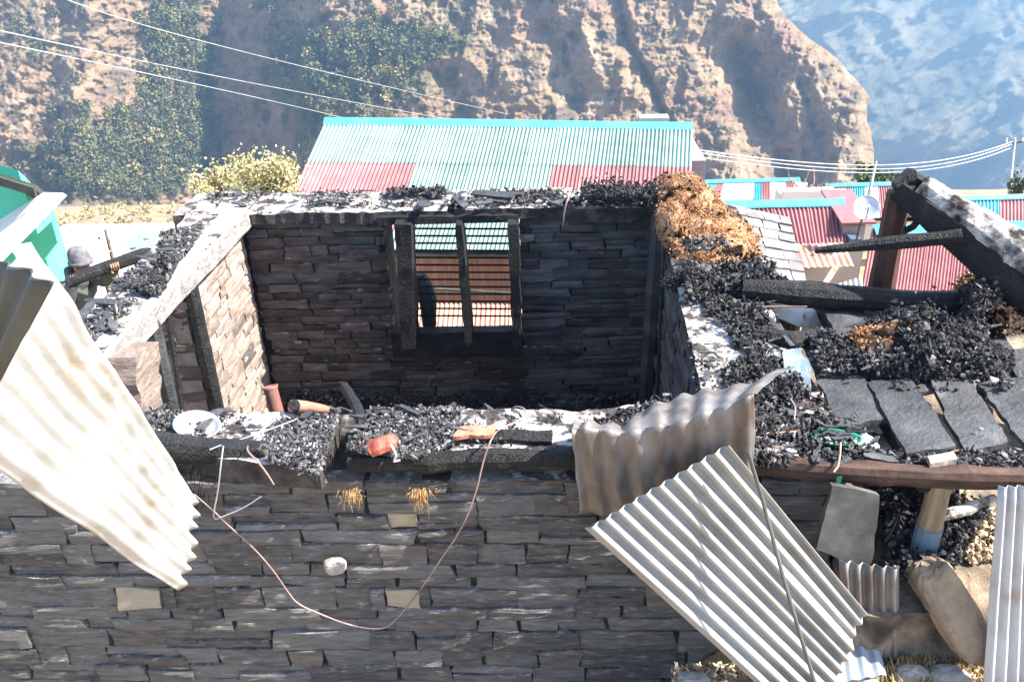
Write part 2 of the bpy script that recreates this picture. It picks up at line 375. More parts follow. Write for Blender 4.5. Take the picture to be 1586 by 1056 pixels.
M_['teal_metal'] = mat('grey_blue_tin', [(.25, .33, .36), (.4, .48, .5), (.5, .56, .57)], 5, rough=.35, metal=.5)
M_['green_plastic'] = mat('green_plastic', [(.01, .1, .06), (.015, .2, .115), (.03, .3, .18)], 5, rough=.35)
M_['white_cloth'] = mat('white_cloth', [(.6, .59, .57), (.74, .73, .71), (.78, .77, .75)], 6, rough=.9, bump=.4, bscale=14, bdist=.02)
M_['tarp'] = mat('scorched_cream_cloth', [(.4, .2, .1), (.66, .5, .38), (.75, .7, .64)], 6, rough=.85, bump=.5, bscale=12, bdist=.03)
M_['solar'] = mat('solar_glass', [(.16, .19, .27), (.2, .23, .32), (.26, .29, .36)], 2, rough=.2, spec=.6)

# ------------------------------------------------------------------ ground
def gz(x, y):
    x = np.asarray(x, float); y = np.asarray(y, float)
    far = np.interp(y, [-30, 7.9, 12, 16, 30, 100, 225, 240, 300, 420, 1100, 2400], [-1.6, -2.75, -3.7, -6.0, -10, -35, -80, -88, -97, -140, -372, -560])
    near = -1.62 + .62*sst(x, .35, 1.3)*sst(y, 3.75, 3.3) + .0*y
    near = near - 1.1*sst(x, -3.25, -3.0)*sst(x, 1.55, 1.3)*sst(y, 3.3, 3.6)*sst(y, 7.7, 7.4)
    w = sst(y, 7.4, 8.6)
    z = near*(1-w) + far*w
    return z
xs = np.concatenate([-np.geomspace(1, 900, 46)[::-1], np.linspace(-.9, .9, 13), np.geomspace(1, 900, 46)])
ys = np.concatenate([np.linspace(-8, 10, 121), np.geomspace(10.3, 225, 50), np.linspace(229, 304, 64), np.geomspace(312, 2400, 24)])
gx, gy = np.meshgrid(xs, ys, indexing='ij'); gx = gx*np.interp(gy, [0, 10, 300, 2400], [1/30, 1/30, .6, 1.6])*np.where(np.abs(gx) > 0, 1, 1)
gxx = gx
gzz = gz(gxx, gy)
amp_ = np.interp(gy, [0, 9, 30, 200, 2000], [.04, .06, .4, 3, 12])
gzz = gzz + fbm(np.stack([gxx/np.interp(gy, [0, 30, 300, 2400], [.5, 4, 22, 120]), gy/np.interp(gy, [0, 30, 300, 2400], [.5, 4, 22, 120]), gy*0], -1), 4)*amp_*np.where((gy > 228) & (gy < 306), .35, 1)
# field terraces on the valley floor: flat treads between small steps
tr = (gy > 236) & (gy < 302)
q = gzz/1.6; gzz = np.where(tr, (np.floor(q)+sst(q-np.floor(q), .75, 1))*1.6, gzz)
nx_, ny_ = gx.shape
V = np.stack([gxx, gy, gzz], -1).reshape(-1, 3)
idx = np.arange(nx_*ny_).reshape(nx_, ny_)
Fg = np.stack([idx[:-1, :-1], idx[1:, :-1], idx[1:, 1:], idx[:-1, 1:]], -1).reshape(-1, 4)
M_['ground'] = mat('dry_earth', [(.2, .14, .085), (.33, .24, .14), (.42, .33, .2)], .35, (.35, 1.6, 1.6), detail=10, rough=.95, spec=.1, bump=.5, bscale=3, bdist=.1)
g = obj('ground', V, Fg, M_['ground'], smooth=True, base=(0, 0, 0)); tag(g, 'dry brown hillside and terraced valley fields', kind='structure')

# ------------------------------------------------------------------ the rock face across the valley, and the far mountain
def mountain(name, u0, u1, nu, v0, v1, nv, Y0, vb, slope, relief, colour, material, label, skyline=None):
    U, Vv = np.meshgrid(np.linspace(u0, u1, nu), np.linspace(v0, v1, nv), indexing='ij')
    B = at(793, vb, Y=Y0); sl = radians(slope)
    n = np.array([0, -sin(sl), cos(sl)])
    Ue = U if skyline is None else np.where(U > skyline(Vv), skyline(Vv)-.5*(U-skyline(Vv)), U)     # past its skyline the face turns back behind itself
    D = _F[None, None] + _R*((Ue-793)/F)[..., None] - _U*((Vv-528)/F)[..., None]
    t = ((B-CAM)@n)/(D@n)
    t = np.where((t < 0) | (t > Y0*3.2), Y0*3.2, t)
    dist = relief(U, Vv, CAM + D*t[..., None])            # metres further along the sight line
    P = CAM + D*t[..., None]; P = P + D/np.linalg.norm(D, axis=-1)[..., None]*dist[..., None]
    idx = np.arange(nu*nv).reshape(nu, nv)
    Fq = np.stack([idx[:-1, :-1], idx[:-1, 1:], idx[1:, 1:], idx[1:, :-1]], -1).reshape(-1, 4)
    me = bpy.data.meshes.new(name); me.from_pydata(P.reshape(-1, 3).tolist(), [], Fq.tolist())
    ca = me.color_attributes.new('tint', 'FLOAT_COLOR', 'POINT'); c = np.ones((nu*nv, 4), np.float32); c[:, :3] = colour(U, Vv, P).reshape(-1, 3)
    ca.data.foreach_set('color', c.ravel()); me.materials.append(material); me.polygons.foreach_set('use_smooth', [True]*len(me.polygons))
    o = bpy.data.objects.new(name, me); COL.objects.link(o); tag(o, label, kind='structure')
    return U, Vv, P
def bumpf(U, V, u, v, su, sv):
    return np.exp(-((U-u)/su)**2-((V-v)/sv)**2)
def groove(U, V, pts, w_l, w_r, depth):
    """a gully whose bed follows pts (v, u); w_l and w_r: widths of the two flanks in px"""
    c = np.interp(V, [p[0] for p in pts], [p[1] for p in pts])
    x = U-c
    return depth*np.where(x < 0, np.clip(1+x/w_l, 0, 1)**1.3, np.clip(1-x/w_r, 0, 1)**1.3)
def cliff_sky(V):
    return np.interp(V, [-250, 0, 60, 100, 150, 190, 240, 280, 320], [1010, 1200, 1252, 1310, 1346, 1344, 1352, 1362, 1366]) + 9*fbm(np.stack([V/26, V*0+5, V*0], -1), 4)
def cliff_relief(U, V, P):
    warp = 12*fbm(np.stack([U/70, V/90, U*0+3], -1), 5, .6)
    u = U+warp
    d = 0
    d = d + groove(u, V, [(-250, 400), (0, 345), (150, 325), (300, 345)], 230, 175, 62)
    d = d + groove(u, V, [(-250, 900), (0, 955), (70, 970), (110, 995), (185, 1030), (300, 1060)], 26, 14, 9)
    d = d + groove(u, V, [(-250, 830), (40, 862), (100, 880), (165, 905), (300, 950)], 75, 45, 11)*sst(V, 25, 70)*(1-.7*sst(V, 150, 185))
    d = d + groove(u, V, [(-250, 640), (100, 700), (190, 715), (300, 730)], 60, 30, 8)*sst(V, 70, 115)
    d = d + groove(u, V, [(-250, 800), (0, 830), (60, 845), (300, 880)], 50, 26, 6)*(1-sst(V, 40, 80))
    d = d + groove(u, V, [(-250, 1080), (60, 1140), (200, 1190), (300, 1230)], 80, 70, 26)*sst(V, 20, 90)
    d = d + groove(u, V, [(-250, 1180), (130, 1240), (300, 1290)], 40, 30, 9)*sst(V, 60, 140)
    d = d + groove(u, V, [(-250, 60), (60, 95), (300, 60)], 60, 40, 7)
    # the right shoulder turns away along its skyline
    us = cliff_sky(V)
    x = U-us
    d = d + np.where(x > 0, x*3.2, 0) + 14*np.exp(-np.maximum(-x, 0)/28)
    r = ridged(np.stack([(u*.95+V*.3)/105, (V*.95-u*.3)/230, U*0], -1), 5, .55)
    r2 = ridged(np.stack([(u*.8-V*.6)/34+9, (V*.8+u*.6)/42, U*0+2], -1), 4, .6)
    f = fbm(np.stack([U/13, V/9, U*0+7], -1), 4, .7); r3 = ridged(np.stack([u/9+3, V/13, U*0+6], -1), 3, .6)
    d = d + (1-r)*24 + (1-r2)*6 + (1-r3)*2.0 + f*2.2
    ledge = V/26 + 1.2*fbm(np.stack([U/60, V/30, U*0+4], -1), 3)
    d = d + 1.5*np.abs(ledge-np.floor(ledge)-.5)
    return d
def veg_mask(U, V):
    n = fbm(np.stack([U/60, V/45, U*0+11], -1), 5, .6)
    m = .7*bumpf(U, V, 225, 245, 125, 65) + .6*bumpf(U, V, 285, 150, 55, 90) + .75*bumpf(U, V, 275, 50, 48, 90) + .85*bumpf(U, V, 575, 95, 100, 85) + .5*bumpf(U, V, 480, 180, 60, 90) + .7*bumpf(U, V, 150, 270, 120, 45)
    m = m +   .35*bumpf(U, V, 430, 60, 60, 90) + .55*bumpf(U, V, 690, 60, 60, 25) + .4*bumpf(U, V, 1190, 150, 70, 60) + .3*bumpf(U, V, 1020, 200, 40, 80)+ .35*bumpf(U, V, 60, 60, 60, 60)
    return m + n*.42
def cliff_colour(U, V, P):
    n = fbm(np.stack([U/40, V/55, U*0+21], -1), 5, .6)[..., None]; n2 = fbm(np.stack([U/26, V/30, U*0+31], -1), 5, .62)[..., None]
    tan_ = np.array([.255, .182, .118]); pale = np.array([.325, .25, .172]); pink = np.array([.24, .155, .11]); grey = np.array([.105, .09, .07]); grn = np.array([.085, .092, .048])
    c = tan_ + (pale-tan_)*sst(n, .0, .5) + (pink-tan_)*sst(-n, .1, .5)
    c = c + (grey-c)*sst(n2+.3*n, .05, .45)*.85
    v = sst(veg_mask(U, V), .28, .55)[..., None]
    return c + (grn*(1+.6*n2)-c)*v*.82
def attr_mat(name, bs, bd, st=1.0):
    m = mat(name, [(.62, .62, .62), (1, 1, 1), (1.0, 1.0, 1.0)], .18, detail=12, rough=.95, spec=.05, bump=st, bscale=bs, bdist=bd, tint=True, ramp=(.32, .5, .7))
    return m
CU, CV, CP = mountain('cliff', -330, 1440, 980, 318, -150, 330, 300, 306, 55, cliff_relief, cliff_colour, attr_mat('cliff_rock', .5, .9), 'dry tan rock face with gullies across the valley', cliff_sky)
def far_relief(U, V, P):
    a = (U*.55+V*.83); b = (U*.83-V*.55)
    r = ridged(np.stack([a/150, b/420, U*0], -1), 5, .55); f = fbm(np.stack([U/30, V/22, U*0+3], -1), 5, .6)
    return (1-r)*330 + f*14 - 40*bumpf(U, V, 1560, 200, 150, 120)
def far_colour(U, V, P):
    n = fbm(np.stack([U/50+V/70, V/60, U*0+8], -1), 5, .6)[..., None]; a = np.array([.24, .21, .14]); b = np.array([.02, .04, .025])
    return a + (b-a)*sst(n, -.35, .5)*.8
mountain('far_mountain', 900, 2100, 330, 330, -160, 220, 1050, 330, 40, far_relief, far_colour, attr_mat('far_slope', .12, 6, .8), 'hazy blue far mountainside')

# woods and bushes on the rock face (one mass of crowns)
rng = np.random.RandomState(11)
vm = veg_mask(CU, CV); tree_zone = (.95*bumpf(CU, CV, 250, 220, 110, 90) + .6*bumpf(CU, CV, 570, 95, 75, 65) + .7*bumpf(CU, CV, 265, 40, 45, 80) + .5*bumpf(CU, CV, 130, 285, 130, 22) + .12*bumpf(CU, CV, 430, 60, 60, 100))
inside = (CU < cliff_sky(CV)-4) & (CV > -60) & (CV < 304)
w1 = (np.clip(vm-.12, 0, 1)*(tree_zone+.06)*inside).ravel(); w2 = ((np.clip(vm-.02, 0, 1)+.04)*inside).ravel()
flat = CP.reshape(-1, 3)
k1 = rng.choice(len(flat), 950, p=w1/w1.sum()); k2 = rng.choice(len(flat), 1700, p=w2/w2.sum())
C_ = []; S_ = []; T_ = []
for ks, lo, hi, nl in ((k1, 1.8, 4.0, 90), (k2, .5, 1.5, 22)):
    for k in ks:
        r = rng.uniform(lo, hi); dv = rng.normal(size=(nl, 3)); dv /= np.linalg.norm(dv, axis=1)[:, None]
        dv *= (rng.uniform(.45, 1.05, (nl, 1)))
        p = flat[k] + np.array([0, -r*.25, r*.55]) + dv*np.array([r*.8, r*.8, r])
        C_.append(p); S_.append(np.full(nl, r*(.36 if nl > 30 else .6)))
        g_ = rng.uniform(.7, 1.3); tint = np.array([1.05, 1, .95])*g_ if rng.rand() < .7 else np.array([1.9, 1.5, 1.2])*g_
        T_.append(np.repeat(np.tile(tint, (nl, 1)), 4, axis=0))
v, f = leaves(np.concatenate(C_), np.concatenate(S_), rng)
tag(obj('woodland', v, f, M_['leaf'], tint=np.concatenate(T_)), 'green trees and scrub covering the gully and ledges of the rock face', 'trees', kind='stuff')
# scrub between the fields
pts = []
for k in range(160):
    x = rng.uniform(-170, -70); y = rng.uniform(236, 300); c = np.array([x, y, float(gz(x, y))]); r = rng.uniform(.6, 2.2)
    pts.append(c + rng.normal(size=(18, 3))*np.array([r*.6, r*.6, r*.4]) + [0, 0, r*.6])
P_ = np.concatenate(pts); v, f = leaves(P_, 1.3, rng)
tn = np.repeat(np.repeat(rng.uniform(.6, 1.2, (160, 1)), 18, 0)*np.array([[1, .95, .8]]), 4, 0)
tag(obj('field_scrub', v, f, M_['gold_leaf'], tint=tn), 'yellowed bushes scattered over the valley fields', 'bushes', kind='stuff')

# ------------------------------------------------------------------ neighbouring houses
def roof_sheets(parent, RL, RR, ER, EL, cols, rows, matf, waves=9, amp=.012, lift=.012, spw=8):
    amp = amp*1.6
    RL, RR, ER, EL = [np.asarray(p, float) for p in (RL, RR, ER, EL)]
    n = unit(np.cross(EL-RL, RR-RL)); n = n if n[2] > 0 else -n
    B = lambda s, t: RL*(1-s)*(1-t)+RR*s*(1-t)+ER*s*t+EL*(1-s)*t
    ts = np.linspace(0, 1, rows+1) if np.ndim(rows) == 0 else np.asarray(rows)
    out = []
    for j in range(len(ts)-1):
        for i in range(cols):
            s0, s1 = i/cols, (i+1)/cols+.04/cols
            t0, t1 = ts[j], min(ts[j+1]+.02, 1.0) if j < len(ts)-2 else ts[j+1]
            dz = n*(lift*(len(ts)-2-j) + .004*(i % 2) + RNG.uniform(0, .006))
            m = matf(i, j)
            if m is None: continue
            v, f = corr(B(s0, t0)+dz, B(s1, t0)+dz, B(s1, t1)+dz, B(s0, t1)+dz, waves, amp, nt=2, spw=spw, ragged=.004, seed=i*3+j)
            out.append(obj('roof_sheet', v, f, m, parent))
    return n, B
def ridge_cap(parent, A, Bp, mat_, w=.22, h=.05):
    A = np.asarray(A); Bp = np.asarray(Bp); d = np.array([0, w, 0]); up = np.array([0, 0, h])
    V = []; Fq = []
    n = 12
    for k in range(n+1):
        p = A+(Bp-A)*k/n + np.array([0, 0, .012*fbm(np.array([[k*.7, 0, 0]]), 2)[0]])
        V += [p-d-up*1.6, p-d*.9-up, p+up*.9, p+d*.9-up, p+d-up*1.6]
    for k in range(n):
        for j in range(4):
            a = k*5+j; Fq.append([a, a+1, a+6, a+5])
    return obj('ridge_cap', np.array(V), Fq, mat_, parent)
def house_walls(parent, EL, ER, RL, RR, zb, mat_, inset=.35, name='wall'):
    """walls under a pitched roof: front, back, and pointed gables as one shell"""
    EL, ER, RL, RR = [np.asarray(p, float) for p in (EL, ER, RL, RR)]
    ins = unit(ER-EL)*inset; dep = (RL-EL)*np.array([1, 1, 0]); dv = unit(dep)*inset
    drop = (RL[2]-EL[2])/np.linalg.norm(dep)*inset
    f0, f1 = EL+ins+dv+[0, 0, drop-.06], ER-ins+dv+[0, 0, drop-.06]
    r0, r1 = RL+ins-[0, 0, .08], RR-ins-[0, 0, .08]
    b0, b1 = f0+2*(dep-dv), f1+2*(dep-dv); b0[2] = f0[2]; b1[2] = f1[2]
    dn = lambda p: np.array([p[0], p[1], zb])
    V = np.array([f0, f1, b1, b0, dn(f0), dn(f1), dn(b1), dn(b0), r0, r1])
    return obj(name, V, [[4, 5, 1, 0], [5, 6, 2, 1], [6, 7, 3, 2], [7, 4, 0, 3], [1, 2, 9], [3, 0, 8]], mat_, parent)

# green-roofed house straight behind the ruin
RL, RR = at(503, 188, d=20.3), at(1072, 196, d=20.0)
EL, ER = at(413, 385, d=16.6), at(1064, 392, d=16.4)
base = (np.array(EL)+ER)/2; base[2] = -6.2
h1 = thing('green_roofed_house', base, 'long house with pale green and red corrugated roof behind the burnt ruin', 'house')
rf = obj('roof', *merge([slab(RL-[0, 0, .09], RR-[0, 0, .09], ER-[0, 0, .09], EL-[0, 0, .09], .05, 2, 2, 0, 0, up=(0, 0, 1))]), M_['dark'], h1)
def gr(i, j):
    if j == 1 and (i < 4 or i > 8): return M_['r_red']
    return M_['r_green']
roof_sheets(rf, RL, RR, ER, EL, 14, [0, .35, 1], gr, waves=7, amp=.015)
ridge_cap(h1, RL+[0, 0, .05], RR+[0, 0, .05], M_['r_cyan'], .2, .06)
# the slope on the other side of the ridge
RB0, RB1 = RL+(RL-EL)*[1, 1, -1], RR+(RR-ER)*[1, 1, -1]
obj('rear_roof', *slab(RL+[0, 0, -.02], RR+[0, 0, -.02], RB1, RB0, .04, 2, 2, 0, 0, up=(0, 0, 1)), M_['r_green'], h1)
house_walls(h1, EL, ER, RL, RR, -8.0, M_['w_orange'], .5)
A0, A1 = at(560, 468, d=16.0), at(900, 474, d=15.9); dv = np.array([0, -1.6, -.55])
aw = obj('awning_frame', *slab(A0-[0, 0, .06], A1-[0, 0, .06], A1+dv-[0, 0, .06], A0+dv-[0, 0, .06], .03, 2, 2, 0, 0, up=(0, 0, 1)), M_['dark'], h1)
roof_sheets(aw, A0, A1, A1+dv, A0+dv, 6, [0, 1], lambda i, j: M_['rust'], waves=8, amp=.014)
b0_, b1_ = at(655, 441, d=16.75), at(800, 456, d=16.7)
obj('rail', *log([b0_-[1.5, 0, -.05], b1_+[1.2, 0, -.08]], .03, 6, 0, square=.5), M_['dark'], h1)
bx = at(1013, 186, d=20.6); v, f = box(bx[0]-.36, bx[0]+.36, bx[1]-.1, bx[1]+.3, bx[2]-.25, bx[2]+.07)
tag(obj('ridge_box', v, f, M_['w_grey'], h1))
obj('gable_block', *box(*sum([[a, b] for a, b in zip(at(1083, 240, d=19.5)-[.35, .3, 1.8], at(1083, 240, d=19.5)+[.12, 2.2, -.05])], [])), M_['w_grey'], h1)

def simple_house(name, label, rl, rr, er, el, dr, de, cols, matf, capm, wallm, waves=9, wall_z=-9, cap=.16, pitch=25):
    RL, RR = at(*rl, d=dr), at(*rr, d=dr)
    mid_e = ((er[0]+el[0])/2, (er[1]+el[1])/2); Rm_ = (RL+RR)/2
    ds = np.linspace(dr*.6, dr-.2, 400); pt = np.array([at(*mid_e, d=x) for x in ds])
    de = ds[np.argmin(np.abs((Rm_[2]-pt[:, 2])/(Rm_[1]-pt[:, 1])-tan(radians(pitch))))]
    ER, EL = at(*er, d=de), at(*el, d=de)
    RR[2] = RL[2] = (RR[2]+RL[2])/2; ER[2] = EL[2] = (ER[2]+EL[2])/2
    b = (EL+ER)/2; b[2] = wall_z
    t = thing(name, b, label, 'house', 'houses with painted tin roofs')
    r_ = obj('roof', *slab(RL-[0, 0, .09], RR-[0, 0, .09], ER-[0, 0, .09], EL-[0, 0, .09], .04, 2, 2, 0, 0, up=(0, 0, 1)), M_['dark'], t)
    roof_sheets(r_, RL, RR, ER, EL, cols, [0, 1], matf, waves=waves, amp=.013)
    if capm: ridge_cap(t, RL+[0, 0, .05], RR+[0, 0, .05], capm, cap, .05)
    hd = np.linalg.norm((RL-EL)[:2]); dz = max(RL[2]-EL[2], .6*hd); RB0, RB1 = RL+(RL-EL)*[1, 1, 0]-[0, 0, dz], RR+(RR-ER)*[1, 1, 0]-[0, 0, dz]
    obj('rear_roof', *slab(RL-[0, 0, .03], RR-[0, 0, .03], RB1, RB0, .04, 2, 2, 0, 0, up=(0, 0, 1)), M_['r_red'], t)
    house_walls(t, EL, ER, RL, RR, wall_z, wallm, .3)
    return t
red = lambda i, j: M_['r_red']
simple_house('red_roofed_house', 'red corrugated roof with cyan ridge just right of the burnt ruin and orange heap', (1080, 314), (1306, 318), (1312, 402), (1120, 400), 18, 15.6, 4, red, M_['r_cyan'], M_['w_grey'], wall_z=-8)
simple_house('red_roofed_house', 'large red corrugated roof directly behind the burnt post and sloping rafter', (1352, 347), (1700, 352), (1700, 470), (1330, 470), 19.5, 16.2, 8, red, M_['r_cyan'], M_['w_blue'], wall_z=-8, cap=.3)
simple_house('cyan_roofed_house', 'turquoise corrugated roof with one red end at the right edge', (1440, 303), (1760, 306), (1760, 352), (1440, 350), 27, 24.5, 6, lambda i, j: M_['r_red'] if i in (2, 3) else M_['r_cyan'], M_['r_cyan'], M_['w_white'], wall_z=-12, waves=10)
def stripe(i, j): return [M_['r_red'], M_['r_red'], M_['r_cyan'], M_['r_white'], M_['r_red'], M_['r_cyan'], M_['r_white'], M_['r_red']][i % 8]
simple_house('striped_roof_house', 'roof of mixed red, cyan and white sheets behind the satellite dish', (1278, 283), (1440, 288), (1450, 345), (1275, 330), 34, 29, 8, stripe, M_['r_cyan'], M_['w_white'], wall_z=-14, waves=6)
def patch(i, j): return {2: M_['r_cyan'], 3: M_['r_red'], 8: M_['r_cyan'], 9: M_['r_red'], 12: M_['r_red']}.get(i, M_['r_white'])
simple_house('white_roofed_house', 'bleached white roof with small cyan and red sheets beyond the red roof', (1075, 278), (1238, 282), (1245, 312), (1060, 308), 36, 32, 14, patch, M_['r_cyan'], M_['w_white'], wall_z=-15, waves=5)
# white parapet house under the bare tree
p0, p1 = at(1215, 303, d=27), at(1305, 306, d=27)
t = thing('flat_roofed_house', ((p0[0]+p1[0])/2, p0[1]+1.5, -12), 'small whitewashed flat-roofed house under the bare tree', 'house')
obj('wall', *box(p0[0], p1[0], p0[1], p0[1]+1.1, -12, p0[2]-.1), M_['r_white'], t)
obj('parapet', *box(p0[0]-.08, p1[0]+.08, p0[1]-.08, p0[1]+.12, p0[2]-.1, p0[2]+.15), M_['w_white'], t)
# low gable wall between the two red roofs, and its small stained canopy
p0, p1 = at(1306, 330, d=17.2), at(1335, 340, d=17.2); p0[2] = p1[2]
t = thing('stone_shed', ((p0[0]+p1[0])/2, p0[1]+.6, -8), 'narrow grey shed squeezed between the two red roofs', 'shed')
obj('wall', *box(p0[0]+.05, p1[0]+.12, p0[1], p0[1]+1.4, -8, p0[2]-.15), M_['w_grey'], t)
obj('roof', *slab(p0+[-.03, -.1, -.05], p1+[.25, -.1, -.02], p1+[.25, 1.5, .15], p0+[-.03, 1.5, .15], .05, 3, 3, .01, .01, up=(0, 0, 1)), M_['r_red'], t)
obj('blue_corner_post', *box(*sum([[a, b] for a, b in zip(at(1330, 345, d=16.9)-[.1, 0, 1.6], at(1330, 345, d=16.9)+[.12, .3, -.35])], [])), M_['w_blue'], t)
c0 = at(1240, 405, d=14.6); c1 = at(1308, 402, d=14.6)
t = thing('lean_to', (c0[0]+.4, c0[1], -6), 'dim open lean-to with a propped board below the first red roof', 'lean-to')
obj('back_panel', *box(c0[0]-.1, c1[0]+.5, c0[1]+.55, c0[1]+.6, -6, c0[2]-.05), M_['w_grey'], t)
obj('canopy', *corr(c0+[-.2, .55, .1], c1+[.15, .55, .1], c1+[.15, -.1, -.08], c0+[-.2, -.1, -.08], 10, .012, 2), M_['rust'], t)
q0, q1 = at(1290, 412, d=14.4), at(1268, 445, d=14.4)
obj('propped_board', *slab(q0, q0+[.12, 0, 0], q1+[.12, 0, 0], q1, .03, 2, 3, .004, .004), M_['tarp'], t)
s0, s1 = at(1296, 440, d=13.5), at(1335, 428, d=13.5)
obj('low_canopy', *corr(s0, s1, s1+[0, -.5, -.5], s0+[0, -.5, -.5], 5, .014, 2), M_['zinc_white'], t)

# mint-green house at the left edge
wy = 9.2
e_tip = at(105, 300, Y=wy-.35); e_l = at(-60, 250, Y=wy-.35)
t = thing('green_house', (e_tip[0]-2.5, wy+2, -4.2), 'mint-green house with a dark eave and an added white panel as a sunlit band at the left edge', 'house')
wr = at(90, 372, Y=wy)
top = lambda x: e_tip[2]-.08 + (e_tip[0]-x)*(e_l[2]-e_tip[2])/(e_tip[0]-e_l[0])
x0, x1 = e_l[0]-3, wr[0]-.22
V = np.array([(x0, wy, -4.5), (x1, wy, -4.5), (x1, wy, top(x1)), (x0, wy, top(x0)), (x0, wy+.45, -4.5), (x1, wy+.45, -4.5), (x1, wy+.45, top(x1)-.55), (x0, wy+.45, top(x0)-.55)])
obj('wall', V, [[0, 1, 2, 3], [5, 4, 7, 6], [1, 5, 6, 2], [4, 0, 3, 7], [3, 2, 6, 7]], M_['w_green'], t)
xb = e_tip[0]-.3; A, B = np.array([x0, wy-.4, top(x0)+.1]), np.array([xb, wy-.4, top(xb)+.1])
obj('roof', *slab(A, B, B+[-.2, .6, -.4], A+[0, .6, -.4], .05, 4, 4, .004, .004, up=(0, 0, 1)), M_['dark'], t)
obj('eave_board', *slab(A+[0, -.03, -.02], B+[0, -.03, -.02], B+[0, -.03, -.12], A+[0, -.03, -.16], .03, 6, 1, .003, .006), M_['dark'], t)
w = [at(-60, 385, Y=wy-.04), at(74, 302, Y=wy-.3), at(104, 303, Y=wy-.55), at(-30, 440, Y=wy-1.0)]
obj('sunlit_band_panel', *slab(w[0], w[1], w[2], w[3], .05, 6, 2, .004, .004), M_['w_white'], t)  # white panel added and tilted to show as a bright sunlit band
w = [at(84, 340, Y=wy-.08), at(93, 372, Y=wy-.08), at(40, 440, Y=wy-.08), at(14, 404, Y=wy-.08)]
obj('lower_panel', *slab(w[0], w[1], w[2], w[3], .06, 4, 4, .003, .003), M_['w_green'], t)
# whitewashed flat roof behind the man, with two solar panels
a = at(60, 400, d=10.5); b = at(300, 352, d=17)
t = thing('flat_roofed_house', (-5.2, 12, -6), 'low house with a bright whitewashed flat roof beyond the man in the cap', 'house')
zr = at(160, 352, Y=15.5)[2]
obj('wall', *box(-9.5, -3.6, 8.6, 15.5, -6.5, zr-.12), M_['w_white'], t)
obj('roof_slab', *slab((-9.7, 8.4, zr), (-3.4, 8.4, zr), (-3.4, 15.7, zr), (-9.7, 15.7, zr), .12, 12, 12, .015, .01, up=(0, 0, 1)), M_['w_white'], t)
for (uu, vv, dd, ww, lab) in ((225, 370, 11.5, .3, 'small blue-grey solar panel tilted on a dark stand on the white roof'), (205, 384, 10.6, .24, 'pale solar panel lying lower on the white roof beside the log end')):
    c = at(uu, vv, d=dd); c[2] = max(c[2], zr+.14)
    s = thing('solar_panel', (c[0], c[1], zr), lab, 'solar panel')
    P = [c+[-ww/2, -.1, -.06], c+[ww/2, -.1, -.09], c+[ww/2+.03, .12, .05], c+[-ww/2+.03, .12, .08]]
    obj('frame', *slab(*P, .02, 2, 2, 0, 0, up=(0, 0, 1)), M_['wire'], s)
    k = [p*.86+c*.14+[0, 0, .004] for p in P]; obj('glass', *slab(*k, .006, 2, 2, 0, 0, up=(0, 0, 1)), M_['solar'], s)
    obj('stand', *log([c-[0, -.03, .0], (c[0], c[1]+.03, zr)], .05, 6, .1), M_['dark'], s)

# ------------------------------------------------------------------ trees and bushes behind the ruin
def shrub(name, c, r, n, size, m, label, cat, seed, branches=9, tintr=(.6, 1.25), spikes=False):
    rng = np.random.RandomState(seed); c = np.asarray(c, float)
    t = thing(name, c, label, cat)
    st = []; pts = []
    for k in range(branches):
        a = rng.uniform(0, 2*pi); tip = c+np.array([cos(a)*r[0]*rng.uniform(.2, .9), sin(a)*r[1]*rng.uniform(.2, .9), r[2]*rng.uniform(.75, 1.15)])
        mid = (c+tip)/2+rng.normal(size=3)*r[0]*.08
        st.append(log([c, mid, tip], [.035*r[2], .02*r[2], .006*r[2]], 5, 0, step=.3))
        tt = rng.uniform(.25, 1.02, (n//branches, 1)); q = np.where(tt < .5, c+(mid-c)*tt*2, mid+(tip-mid)*(tt*2-1))
        pts.append(q+rng.normal(size=q.shape)*np.array(r)*.13)
    obj('stem', *merge(st), M_['bark'], t)
    P = np.concatenate(pts); v, f = leaves(P, size, rng)
    obj('foliage', v, f, m, t, tint=np.repeat(rng.uniform(*tintr, (len(P), 1))*np.ones((1, 3)), 4, 0))
    return t
c = at(350, 300, d=13.5)
shrub('yellow_bush', (c[0], c[1], c[2]-.55), (.6, .5, .78), 6500, .05, M_['gold_leaf'], 'dense yellow bush behind the left corner of the ruin', 'bush', 3, 16)
c = at(415, 300, d=13)
shrub('yellow_bush', (c[0], c[1], c[2]-.55), (.55, .45, .98), 7000, .05, M_['gold_leaf'], 'taller feathery yellow bush touching the green roof', 'bush', 4, 18)
c = at(1255, 300, d=28)
t = thing('bare_tree', (c[0], c[1], c[2]-3), 'leafless reddish tree between the tin roofs', 'tree')
rng = np.random.RandomState(9)
obj('trunk', *log([(c[0], c[1], c[2]-3), (c[0]+.1, c[1], c[2]-1), (c[0], c[1], c[2]-.3)], [.16, .12, .08], 7, .05, step=.4), M_['bark'], t)
br = []
for k in range(70):
    a = rng.uniform(0, 2*pi); s = np.array([c[0], c[1], c[2]+rng.uniform(-1.2, 0)]); e = s+np.array([cos(a)*rng.uniform(.4, 1.15), sin(a)*.7, rng.uniform(.1, 1.0)])
    br.append(log([s, (s+e)/2+rng.normal(size=3)*.12, e], [.035, .022, .008], 4, 0, step=.4))
obj('branches', *merge(br), mat('reddish_twigs', [(.2, .11, .09), (.28, .17, .14), (.34, .22, .18)], 5, rough=.9), t)
c = at(1345, 285, d=45)
shrub('green_bush', (c[0], c[1], c[2]-.9), (1.6, 1.2, 1.5), 1500, .28, M_['green_leaf'], 'round green bush behind the striped roof', 'bush', 6, 14)
c = at(1575, 295, d=30)
